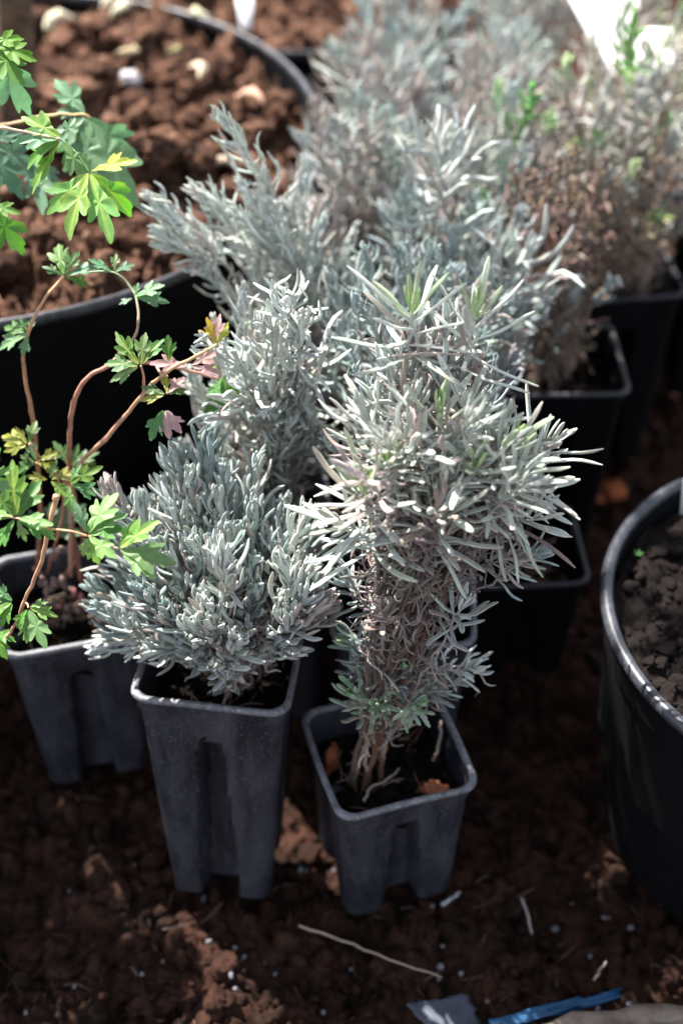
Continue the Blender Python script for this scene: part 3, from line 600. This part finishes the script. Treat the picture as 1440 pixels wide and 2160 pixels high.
# ------------------------------------------------------------------ big tubs
t1 = thing('potted_tree', 'young brown-trunked tree in the big round black tub of lumpy brown soil', 'tree', (-.285, 1.020, 0))
round_pot(t1, .270, .285, .235, .292, 'tub_soil', 4, 2.9, .0045, 5500, .0085)
mb = MB(); tb = atz(30, 262, .27); tb[2] = .25; tq = aty(26, -60, tb[1])
P = smooth_path([tb, (tb + tq) / 2 + (.001, 0, 0), tq, tb + (.06, .03, .7), tb + (.08, .04, 1.2)], 30); tube(mb, P, np.linspace(.0165, .011, len(P)), 16, (1, 1, 1))
for k in range(7):
    a = k * 2.4; q = P[-1 - k]; tube(mb, smooth_path([q, q + (.15 * math.cos(a), .15 * math.sin(a), .14), q + (.26 * math.cos(a), .26 * math.sin(a), .34)], 10), .004, 6)
tr = mb.build('trunk', M['bark'], t1)
mb = MB(); g = np.random.default_rng(9)
c0 = P[-1] + (0, 0, .18); n = 900
for i in range(n):
    p = c0 + nrm(g.normal(0, 1, 3)) * g.uniform(.1, 1) ** .5 * np.array((.34, .34, .36)); a = nrm(g.normal(0, 1, 3)); b_ = nrm(np.cross(a, g.normal(0, 1, 3)))
    mb.add([p, p + a * .02 + b_ * .012, p + a * .045, p + a * .02 - b_ * .012], [np.array([[0, 1, 2, 3]])], (.08, .16, .04))
mb.build('crown', M['green'], t1)

t2 = thing('plant_tub', 'blurred round black tub of brown soil behind the far rim of the tree tub', 'plant tub', (-.042, 1.385, 0))
round_pot(t2, .172, .262, .13, .270, 'tub_soil', 14, 1.8, .004, 1500, .006)
t3 = thing('plant_tub', 'round black tub of grey-brown soil cut off by the right edge of the photo', 'plant tub', (.297, .585, 0))
round_pot(t3, .142, .20, .118, .193, 'grey_soil', 24, 1.2, .0065, 2600, .0035)
mb = MB()
g = np.random.default_rng(3)
for px, py in ((1345, 1172),):
    p = atz(px, py, .19)
    for k in range(5):
        a = k * 1.25; mb.add([p, p + (.0016 * math.cos(a - .5), .0016 * math.sin(a - .5), .002), p + (.0035 * math.cos(a), .0035 * math.sin(a), .003), p + (.0016 * math.cos(a + .5), .0016 * math.sin(a + .5), .002)], [np.array([[0, 1, 2, 3]])], (.06, .16, .04))
mb.build('weed_seedling', M['green'], t3)

# debris lying on the tub soil
def shell(px, py, z, size, label, col, g, name='husk', cat='husk', grp='pale husks on the brown soil'):
    p = atz(px, py, z); N = 9; u = np.linspace(-1, 1, N); v = np.linspace(-1, 1, N); U, Vv = np.meshgrid(u, v)
    a = g.uniform(0, 6.28); r = np.sqrt(np.clip(1 - Vv**2, .02, 1)); x = U * .42 * r + .5 * Vv**2; y = Vv * 1.0 + .1 * U; zz = .38 * (1 - U**2) * r + .22 * (1 - Vv**2)
    zz += .05 * g.normal(0, 1, zz.shape); x = x + .04 * g.normal(0, 1, x.shape)
    X = (x * math.cos(a) - y * math.sin(a)) * size; Y = (x * math.sin(a) + y * math.cos(a)) * size
    mbh = MB(); mbh.add(np.stack([X.ravel(), Y.ravel(), zz.ravel() * size], 1), [grid_faces(N, N)], col)
    o = mbh.build(name, M['bits'], None); o.location = p + (0, 0, .004)
    md = o.modifiers.new('thickness', 'SOLIDIFY'); md.thickness = .0012
    return tag(o, label, cat, grp)
g = np.random.default_rng(13)
for px, py, s, lb, c in [(122, 55, .016, 'cream husk lying nearest the tree trunk, beside the far edge of the tub', (.62, .58, .42)), (232, 18, .010, 'buff husk farthest from the trunk along the top edge of the photo', (.55, .48, .36)), (262, 32, .014, 'broad yellowish husk at the top of the photo, right of the cream one', (.58, .54, .38)),
                         (275, 125, .011, 'brownish curled husk standing above a white chip', (.46, .38, .24)), (415, 42, .012, 'greenish cream husk just inside the far rim of the tub', (.55, .52, .35)), (428, 160, .013, 'large curved straw-coloured husk in the middle of the tub soil', (.55, .44, .32)), (372, 118, .007, 'small green sprouting husk between the other husks', (.36, .38, .18)), (535, 215, .013, 'pinkish torn husk near the right rim of the tub', (.62, .38, .27)), (470, 355, .010, 'pale tan chip beside the leaning lavender tips', (.45, .35, .26))]:
    shell(px, py, .279, s, lb, c, g)
mb = MB(); clods(mb, np.array([atz(272, 165, .281)]), np.array([.0062]), 6, .7, np.array([(.42, .40, .42)])); o = mb.build('stone_chip', M['bits'], None); tag(o, 'single white stone chip on the brown tub soil below a curled husk', 'stone')

# ------------------------------------------------------------------ labels
def label_card(name, lb, corners, thick=.0008, group=None):
    c = np.array(corners); n = nrm(np.cross(c[1] - c[0], c[3] - c[0])) * thick; V = np.vstack([c - n / 2, c + n / 2])
    F = np.array([[3, 2, 1, 0], [4, 5, 6, 7], [0, 1, 5, 4], [1, 2, 6, 5], [2, 3, 7, 6], [3, 0, 4, 7]])
    o = mesh_obj(name, V, [F], M['white'], None, smooth=False); md = o.modifiers.new('edge', 'BEVEL'); md.width = .0003
    return tag(o, lb, 'plant label', group)
label_card('plant_label', 'large bright white label leaning over the lavenders at the top right', [aty(1335, 150, 1.14), aty(1290, 170, 1.14), aty(1180, -40, 1.20), aty(1350, -60, 1.20)])
label_card('plant_label', 'second white label half hidden by lavender leaves near the right edge', [aty(1335, 150, 1.10), aty(1415, 150, 1.10), aty(1425, 60, 1.15), aty(1345, 60, 1.15)])
label_card('plant_label', 'blurred translucent-white label stuck by the far rim of the tree tub', [atz(508, 62, .26), atz(530, 62, .26), aty(538, -40, 1.30), aty(492, -40, 1.30)])
label_card('plant_label', 'white label tip showing in the right tub at the photo edge', [atz(1432, 1085, .19), atz(1460, 1085, .19), aty(1465, 1010, .66), aty(1438, 1010, .66)])

# ------------------------------------------------------------------ aquilegias
def leaflet(mb, base, a, n, L, g, col, vein, cup=.25, wide=1.0, lobes=3, fold=.25, edge=None):
    a = nrm(a); n = nrm(n - a * np.dot(n, a)); s = np.cross(a, n)
    NT, NR = 97, 9; c0 = .45; half = np.array([(0, .62), (7, .56), (12, .47), (17, .49), (26, .40), (33, .22), (42, .36), (50, .48), (54, .50), (61, .40), (67, .365), (73, .41), (84, .31), (100, .235), (125, .195), (150, .25), (170, .38), (180, .45)])
    ph = np.linspace(-180, 180, NT); j1, j2 = 1 + g.normal(0, .07, len(half)), 1 + g.normal(0, .07, len(half)); j1[-1] = j2[-1] = j1[0] = j2[0] = 1
    deep = g.uniform(.75, 1.25); hr = half[:, 1].copy(); hr[5] = .25 * (2 - deep) if deep > 1 else .25 + .12 * (1 - deep)
    r = np.where(ph >= 0, np.interp(np.abs(ph), half[:, 0], hr * j1), np.interp(np.abs(ph), half[:, 0], hr * j2))
    r = (np.roll(r, 1) + 4 * r + np.roll(r, -1)) / 6; r[0] = r[-1] = .45
    q = np.linspace(0, 1, NR) ** .8; rr = q[:, None] * r[None]; PH = np.broadcast_to(np.radians(ph), rr.shape)
    u = c0 + rr * np.cos(PH); v = rr * np.sin(PH) * wide
    vv = np.zeros_like(rr)
    for tx, ty, w_ in ((1.0, 0, 1), (.66, .36 * wide, .8), (.66, -.36 * wide, .8), (.84, .16 * wide, .45), (.84, -.16 * wide, .45)):
        sx, sy = (0, 0) if w_ > .5 else (.45, 0); dx, dy = tx - sx, ty - sy; t_ = np.clip(((u - sx) * dx + (v - sy) * dy) / (dx * dx + dy * dy), 0, 1)
        d_ = np.hypot(u - sx - t_ * dx, v - sy - t_ * dy); vv = np.maximum(vv, w_ * np.exp(-(d_ / .022) ** 2) * (1 - .5 * t_))
    ridge = np.cos(np.radians(ph)[None] * 5.6) * q[:, None] * .018
    h = fold * (np.sqrt(v * v + .004) - .063) - ridge - cup * (u - .2) * np.abs(u - .2) + .05 * v * np.sin(4 * u + g.uniform(0, 6)) + .025 * np.sin(7 * u + g.uniform(0, 6)) * np.abs(v) * 2
    P = base + L * (u[..., None] * a + v[..., None] * s + h[..., None] * n)
    cc = col[None, None] * (1 - vv[..., None] * .65) + vein[None, None] * vv[..., None] * .65
    cc = cc * g.uniform(.9, 1.1)
    if edge is not None:
        e_ = np.clip((q[:, None] - .88) / .12, 0, 1)[..., None]; cc = cc * (1 - e_ * .7) + edge * e_ * .7
    mb.add(P.reshape(-1, 3), [grid_faces(NT, NR)], cc.reshape(-1, 3))
LG = np.array((.13, .28, .06)); DG = np.array((.07, .16, .055)); YG = np.array((.30, .32, .06)); PG = np.array((.20, .34, .12)); PK = np.array((.45, .27, .28)); VY = np.array((.50, .55, .12)); BG = np.array((.13, .25, .14)); RED = np.array((.35, .12, .08))
def leaf(root, px, py, y, spec, g, lbl=None):
    """one compound leaf: spec = list of (image angle in degrees, length in photo pixels, colour, vein, tilt)"""
    p = aty(px, py, y); mb = MB(); dep = np.dot(p - np.array((0, 0, CZ)), FWD)
    for sp in spec:
        ang, size, col, vein = sp[:4]; tilt = sp[4] if len(sp) > 4 else g.uniform(-.35, .35)
        a = math.cos(R(ang)) * RGT + math.sin(R(ang)) * UPC + tilt * -FWD
        n = -FWD * .8 + np.array((0, 0, .55)) + g.normal(0, .22, 3); L = size * dep / FP * 1.04
        st0 = p + nrm(a) * .0012
        leaflet(mb, st0, a, n, L, g, jit(np.array(col), g, .06), np.array(vein), cup=g.uniform(.05, .38), wide=g.uniform(.62, .88), fold=g.uniform(.05, .38))
    o = mb.build('leaf', M['green'], root)
    if lbl: o['label'] = lbl
    return o
def stem(root, pts, r0, r1, c0, c1, name='stem'):
    P = smooth_path([aty(*q) for q in pts], 8 * len(pts)); k = np.linspace(0, 1, len(P)); mb = MB(); nz = vn(P * 220, 5) - .5; kn = np.exp(-((np.mod(k * 3.2 + .3, 1) - .5) / .05) ** 2)
    P = P + (np.stack([vn(P * 160, 6), vn(P * 160, 7), vn(P * 160, 8)], 1) - .5) * .0012
    tube(mb, P, .76 * (r0 + (r1 - r0) * k) * (.92 + .22 * nz + .25 * kn), 9, 1.2 * (np.outer(1 - k, c0) + np.outer(k, c1)) * (.85 + .3 * vn(P * 300, 9))[:, None]); return mb.build(name, M['petiole'], root)
g = np.random.default_rng(61)
aq = thing('potted_aquilegia', 'aquilegia with arching reddish stems and small lobed green leaves in the left black pot', 'aquilegia', (-.176, .647, 0), R(14))
square_pot(aq, .092, .15, .068, .022, seed=5)
OR = np.array((.46, .27, .15)); PKS = np.array((.44, .24, .18)); YS = np.array((.48, .38, .16)); BR = np.array((.30, .13, .09))
stem(aq, [(172, 1225, .645), (150, 1100, .645), (147, 980, .64), (150, 880, .64), (172, 812, .64), (212, 780, .64), (260, 765, .64), (330, 768, .65), (430, 790, .66), (476, 802, .66)], .0024, .0012, BR, PKS)
stem(aq, [(150, 1215, .64), (158, 1010, .635), (230, 918, .63), (303, 832, .625), (350, 788, .62), (425, 745, .62)], .0021, .0013, PKS, OR)
stem(aq, [(80, 1210, .655), (85, 1050, .66), (72, 900, .66), (50, 770, .67), (60, 700, .67), (95, 632, .68), (135, 583, .69)], .0020, .0011, BR, OR)
stem(aq, [(303, 832, .625), (305, 800, .622), (296, 772, .62)], .0010, .0008, PKS, PKS)
stem(aq, [(225, 775, .642), (275, 725, .655), (291, 690, .66), (290, 645, .67), (276, 605, .68), (240, 575, .685), (170, 575, .69)], .0011, .0008, PKS, BG)
stem(aq, [(425, 745, .62), (440, 735, .63), (456, 728, .645)], .0010, .0008, OR, YS)
stem(aq, [(330, 775, .63), (350, 805, .62), (352, 832, .612)], .0011, .0008, PKS, PKS)
stem(aq, [(118, 1045, 0.540), (116, 1065, 0.540), (104, 1116, 0.535), (85, 1190, 0.530), (52, 1268, 0.530), (28, 1325, 0.530), (-40, 1400, 0.540)], .0021, .0010, OR, PKS)
stem(aq, [(104, 1116, 0.535), (60, 1100, 0.530), (34, 1093, 0.530), (-30, 1088, 0.535)], .0010, .0007, OR, PKS)
stem(aq, [(104, 1116, 0.535), (145, 1122, 0.530), (184, 1130, 0.530), (250, 1160, 0.525)], .0010, .0007, OR, OR)
stem(aq, [(52, 1268, 0.530), (58, 1275, 0.527), (60, 1282, 0.525)], .0009, .0007, PKS, PKS)
stem(aq, [(190, 1130, .66), (240, 1098, .66), (300, 1080, .66), (350, 1082, .66)], .0012, .001, np.array((.4, .08, .08)), np.array((.4, .1, .1)))
stem(aq, [(100, 1210, .65), (135, 1060, .64), (100, 985, .635), (62, 935, .63)], .0014, .0008, BR, PKS)
stem(aq, [(150, 1080, .64), (142, 1030, .635), (120, 1000, .63), (78, 975, .63)], .0011, .0008, PKS, PKS)
stem(aq, [(140, 1215, .65), (175, 1150, .655), (160, 1050, .655), (150, 985, .65)], .0022, .0009, BR, PKS)
g = np.random.default_rng(62)
leaf(aq, 296, 772, .62, [(128, 78, DG * 1.1, VY), (172, 66, DG * 1.2, YG), (82, 62, DG * 1.1, YG), (205, 62, BG, VY), (55, 66, DG, VY)], g)
leaf(aq, 352, 832, .612, [(95, 42, YG * .8, VY), (160, 50, DG, YG), (50, 46, PK, LG), (20, 40, DG, YG), (190, 52, YG * .7, VY)], g)
leaf(aq, 348, 862, .614, [(-82, 56, PK, (.6, .5, .45), .1), (-55, 52, PK * 1.05, (.6, .5, .45), .1), (-118, 62, DG * 1.2, LG)], g, 'pinkish mauve hanging leaf')
leaf(aq, 358, 768, .625, [(92, 52, DG * 1.1, VY, .3)], g)
leaf(aq, 400, 772, .63, [(175, 70, PK, (.5, .4, .35)), (-10, 60, PK * 1.05, (.5, .4, .35)), (30, 60, PK, (.5, .4, .4))], g, 'pink underside leaf')
leaf(aq, 456, 728, .645, [(105, 50, (.45, .30, .05), VY), (60, 46, YG, VY), (140, 46, (.40, .25, .10), VY), (85, 56, PK * .8, YG)], g, 'orange-yellow young leaf')
leaf(aq, 470, 792, .66, [(-115, 62, DG * 1.3, LG), (-60, 70, LG * .8, LG), (150, 40, YG * .8, LG), (-95, 100, DG, LG)], g)
leaf(aq, 135, 583, .69, [(105, 75, DG, LG), (62, 55, DG, LG), (20, 70, BG, LG), (150, 40, DG, LG), (-15, 50, LG * .7, LG)], g)
leaf(aq, 240, 575, .685, [(150, 50, BG, LG), (30, 40, BG, LG), (85, 38, DG, LG)], g)
leaf(aq, 284, 628, .672, [(28, 58, BG * 1.1, LG), (-5, 62, BG, LG), (200, 28, BG, LG), (80, 30, DG, LG)], g)
leaf(aq, 62, 705, .67, [(160, 64, DG, LG), (200, 62, BG, LG), (120, 34, DG, YG), (250, 40, BG, LG), (80, 30, BG, LG)], g)
leaf(aq, 60, 938, .63, [(160, 58, YG, VY), (125, 38, YG, VY), (195, 45, YG * .7, VY), (75, 46, DG, YG)], g, 'yellow young leaf')
leaf(aq, 150, 985, .65, [(70, 42, DG, YG), (35, 56, DG, LG), (120, 55, DG, YG), (12, 44, LG * .8, YG)], g)
leaf(aq, 78, 975, .63, [(110, 44, DG * .8, LG), (160, 36, DG, YG), (30, 46, YG * .6, VY), (-20, 44, YG * .7, VY), (200, 50, DG, LG)], g)
leaf(aq, 105, 1012, .62, [(20, 52, YG * .8, VY), (-40, 46, LG, VY), (70, 36, DG, YG), (170, 40, YG * .7, VY)], g)
leaf(aq, 146, 1020, .60, [(28, 68, LG * .8, LG), (-18, 62, DG * 1.2, LG), (-85, 54, PG, PG), (60, 40, BG, LG)], g)
leaf(aq, 35, 1092, 0.530, [(95, 108, LG * .75, VY), (62, 86, LG * .7, LG), (128, 78, LG * .75, LG), (-8, 70, PG, LG), (-25, 82, LG * .8, LG), (-72, 50, PG, PG), (-125, 76, LG * .9, LG), (172, 62, LG, LG)], g)
leaf(aq, 184, 1130, 0.530, [(62, 96, PG, LG), (38, 84, PG * .9, LG), (105, 66, BG * 1.2, LG), (15, 66, LG * .8, LG), (-72, 60, PG * 1.1, PG), (-35, 70, PG * 1.1, PG), (-105, 40, PG, PG)], g)
leaf(aq, 250, 1158, 0.525, [(38, 92, LG * 1.2, VY), (-12, 106, PG * .9, PG), (-35, 88, PG * 1.1, PG), (58, 60, LG, YG)], g, 'pale backlit leaf over the grey lavender')
leaf(aq, 60, 1282, 0.525, [(-65, 82, PG, PG), (-95, 70, PG, LG), (-15, 54, LG, VY), (-125, 44, LG, LG), (20, 36, PG, LG)], g)
leaf(aq, 30, 1270, 0.530, [(165, 70, DG * 1.3, LG), (205, 62, LG * .8, LG), (140, 50, DG, LG), (240, 50, LG, LG)], g)
leaf(aq, -18, 1330, 0.535, [(-20, 50, LG, LG), (-60, 60, LG, LG)], g)
leaf(aq, -22, 1015, 0.530, [(75, 62, LG, LG), (40, 50, LG, LG), (100, 50, BG, LG), (-20, 40, BG, LG)], g)
leaf(aq, 100, 1110, .66, [(30, 80, BG * .7, BG), (-10, 70, BG * .7, BG), (160, 60, BG * .6, BG), (80, 50, BG * .6, BG)], g)
mb = MB()   # pink crown buds
for i in range(26):
    p = aty(g.uniform(90, 180), g.uniform(1140, 1310), g.uniform(.625, .655)); L = g.uniform(.004, .010); d = nrm(np.array((g.normal(0, .4), g.normal(0, .4), 1)))
    tube(mb, [p, p + d * L * .4, p + d * L * .8, p + d * L], [.0008, .0022, .0016, .0004], 7, (.34, .12, .13) if g.uniform() < .5 else (.22, .14, .13))
mb.build('crown_buds', M['petiole'], aq)

a2 = thing('potted_aquilegia', 'broad-leaved green aquilegia reaching in from the left edge above the brown tub soil', 'aquilegia', (-.345, .640, 0), R(-8))
square_pot(a2, .10, .17, .076, .022, seed=6)
hub = (-330, 900, .66)
stem(a2, [(-560, 1350, .64), (-420, 900, .66), (-160, 420, .69), (-60, 300, .70), (0, 272, .70), (70, 283, .70), (131, 293, .70)], .0020, .0010, PKS, np.array((.5, .38, .28)))
stem(a2, [(-560, 1350, .64), (-400, 800, .68), (-140, 330, .76), (-40, 275, .79), (20, 262, .80), (100, 244, .80), (182, 245, .80), (200, 270, .80)], .0020, .0010, PKS, YS)
stem(a2, [(131, 293, .70), (165, 325, .695), (189, 362, .69)], .0009, .0007, BG, LG)
stem(a2, [(-560, 1350, .64), (-300, 800, .67), (-80, 440, .70), (-22, 428, .70)], .0018, .0008, PKS, LG)
stem(a2, [(-560, 1350, .64), (-420, 700, .68), (-120, 120, .74), (-22, 90, .75)], .0018, .0008, PKS, LG)
g = np.random.default_rng(63)
leaf(a2, 131, 293, .70, [(148, 86, LG * .85, VY), (182, 92, BG * 1.2, LG), (232, 122, LG * .95, VY), (204, 96, LG * .8, LG), (-58, 92, PG * .8, LG), (60, 44, BG, BG)], g)
leaf(a2, 189, 362, .69, [(252, 132, LG * 1.15, VY), (226, 112, LG * 1.1, VY), (288, 142, LG * 1.2, VY), (318, 112, LG * 1.1, VY), (12, 94, (.30, .38, .05), VY)], g, 'bright backlit leaf with a yellow lobe')
leaf(a2, 182, 245, .80, [(128, 92, BG * 1.2, BG), (165, 60, BG, BG), (-62, 190, BG, BG), (-88, 150, BG * .9, BG), (-40, 120, BG * 1.1, BG), (-115, 110, LG * .8, BG), (-135, 90, BG, BG)], g)
leaf(a2, -20, 90, .75, [(-20, 92, LG * .9, LG), (-50, 100, LG * .8, LG), (10, 60, LG, LG), (-62, 150, BG * 1.2, BG)], g)
leaf(a2, -22, 428, .70, [(-58, 112, LG, LG), (-20, 60, LG, LG), (-95, 100, LG, LG)], g)
leaf(a2, -30, 300, .78, [(-20, 110, BG * .8, BG), (-55, 120, BG * .8, BG), (20, 70, BG * .7, BG), (-85, 110, BG * .8, BG)], g)
leaf(a2, 75, 330, .79, [(-80, 120, BG, BG), (-50, 70, BG, BG), (-110, 70, BG * .9, BG)], g)

g = np.random.default_rng(64)
for k in range(34):   # added leaf mass left of the view, there to shade the front soil
    a = k * 2.4; q = .12 * math.sqrt((k + .5) / 34); hx, hy, hz_ = -.355 + q * math.cos(a), .57 + q * math.sin(a), .26 + g.uniform(0, .16)
    P = smooth_path([np.array((-.345, .64, .15)), np.array(((hx - .345) / 2, (hy + .64) / 2, hz_ * .8)), np.array((hx, hy, hz_))], 12); mb = MB(); tube(mb, P, np.linspace(.002, .001, len(P)), 7, (.35, .18, .12)); mb.build('stem', M['petiole'], a2)
    mb = MB()
    for m in range(5):
        t = g.uniform(0, 6.28) ; leaflet(mb, P[-1], np.array((math.cos(t), math.sin(t), g.uniform(-.4, .2))), np.array((0, 0, 1.0)) + g.normal(0, .2, 3), g.uniform(.03, .045), g, jit(LG * .9, g, .1), LG, cup=.2, wide=1.2, fold=.15)
    mb.build('leaf', M['green'], a2)

for k in range(22):  # second unseen leaf mass, put in to keep sun off the ground
    a = k * 2.4; q = .10 * math.sqrt((k + .5) / 22); hx, hy, hz_ = -.365 + q * math.cos(a), .70 + .8 * q * math.sin(a), .29 + g.uniform(0, .07)
    P = smooth_path([np.array((-.345, .64, .15)), np.array(((hx - .345) / 2, (hy + .64) / 2, hz_ * .8)), np.array((hx, hy, hz_))], 12); mb = MB(); tube(mb, P, np.linspace(.002, .001, len(P)), 7, (.35, .18, .12)); mb.build('stem', M['petiole'], a2)
    mb = MB()
    for m in range(5):
        t = g.uniform(0, 6.28) ; leaflet(mb, P[-1], np.array((math.cos(t), math.sin(t), g.uniform(-.4, .2))), np.array((0, 0, 1.0)) + g.normal(0, .2, 3), g.uniform(.03, .045), g, jit(LG * .9, g, .1), LG, cup=.2, wide=1.2, fold=.15)
    mb.build('leaf', M['green'], a2)

# ------------------------------------------------------------------ bits and pieces on the ground
def twig(lb, pts, r, col, name='twig', cat='twig'):
    P = smooth_path([atz(*p) for p in pts], 14); mb = MB(); P[1:-1] += np.random.default_rng(int(pts[0][0])).normal(0, .0004, (len(P) - 2, 3))
    tube(mb, P, np.linspace(r, r * .6, len(P)), 6, col); return tag(mb.build(name, M['bits'], None), lb, cat)
twig('long thin straw-coloured twig lying on the soil in front of the short pot', [(630, 1952, .012), (720, 1985, .010), (820, 2022, .011), (932, 2062, .010)], .0009, (.40, .31, .25))
twig('short pale twig lying upright right of the short front pot', [(1100, 1895, .008), (1112, 1930, .010), (1120, 1970, .007)], .0012, (.36, .31, .29))
twig('bluish straw bit beside the foot of the short front pot', [(932, 1908, .004), (950, 1897, .008), (970, 1882, .008)], .0014, (.42, .42, .46))
twig('small pale twig near the blue strip at the lower right', [(1252, 2068, .008), (1265, 2045, .010), (1278, 2028, .008)], .0010, (.36, .30, .27))
twig('bent buff root lying on the soil inside the short front pot', [(768, 1690, .106), (780, 1665, .106), (815, 1645, .107), (842, 1620, .107)], .0010, (.36, .29, .24), 'root', 'root')
twig('dangling dry brown leaf stalk against the back right of the short front pot', [(912, 1605, .104), (925, 1570, .112), (930, 1520, .122)], .0012, (.34, .26, .22), 'leaf_stalk', 'leaf stalk')
mb = MB(); clods(mb, np.array([atz(700, 1600, .102)]), np.array([.0055]), 21, 1.0, np.array([(.32, .10, .05)])); tag(mb.build('bark_chip', M['bits'], None), 'orange-brown bark chip against the left wall inside the short front pot', 'bark chip')
mb = MB(); clods(mb, np.array([atz(920, 1672, .106)]), np.array([.0055]), 22, .8, np.array([(.30, .11, .06)])); tag(mb.build('bark_chip', M['bits'], None), 'red-brown bark chip near the right corner inside the short front pot', 'bark chip')
mb = MB(); clods(mb, np.array([atz(1290, 1035, .012), atz(1255, 1050, .01)]), np.array([.010, .006]), 23, .45, np.array([(.35, .10, .04), (.30, .09, .04)])); tag(mb.build('sunlit_soil_clump', M['bits'], None), 'blurred rust-orange clump painted as a sunlit spot of soil on the dark ground between pots at the right', 'soil clump')  # orange tint stands in for a sunbeam on bare soil
# board, strip and film along the bottom edge
def slab(name, lb, cat, corners, th, m, z=.012):
    c = [atz(px, py, z) for px, py in corners]; n = 14; g = np.random.default_rng(len(lb))
    u, v = np.meshgrid(np.linspace(0, 1, n), np.linspace(0, 1, n)); u, v = u[..., None], v[..., None]
    P = c[0] * (1 - u) * (1 - v) + c[1] * u * (1 - v) + c[2] * u * v + c[3] * (1 - u) * v; P = P.reshape(-1, 3)
    ed = ((u < .01) | (u > .99) | (v < .01) | (v > .99)).reshape(-1)
    P[:, 2] += g.normal(0, th * .06, len(P)); P[ed, :2] += g.normal(0, .0006, (ed.sum(), 2))
    o = mesh_obj(name, P, [grid_faces(n, n)], m, None); md = o.modifiers.new('thickness', 'SOLIDIFY'); md.thickness = th; md.offset = -1 if P[0, 2] > 0 else 1
    return tag(o, lb, cat)
slab('wooden_board', 'weathered pale wooden board crossing the lower right corner', 'board', [(1010, 2190), (1620, 2122), (1700, 2280), (1050, 2350)], .016, M['wood'], .018)
slab('plastic_strip', 'bright blue plastic strip lying along the top of the wooden board', 'plastic strip', [(1030, 2156), (1303, 2088), (1307, 2106), (1045, 2180)], .003, M['blue'], .020)
slab('plastic_scrap', 'dull blue-grey scrap of plastic film half buried left of the blue strip', 'plastic film', [(858, 2118), (985, 2098), (1015, 2165), (905, 2180)], .0008, M['film'], .014)
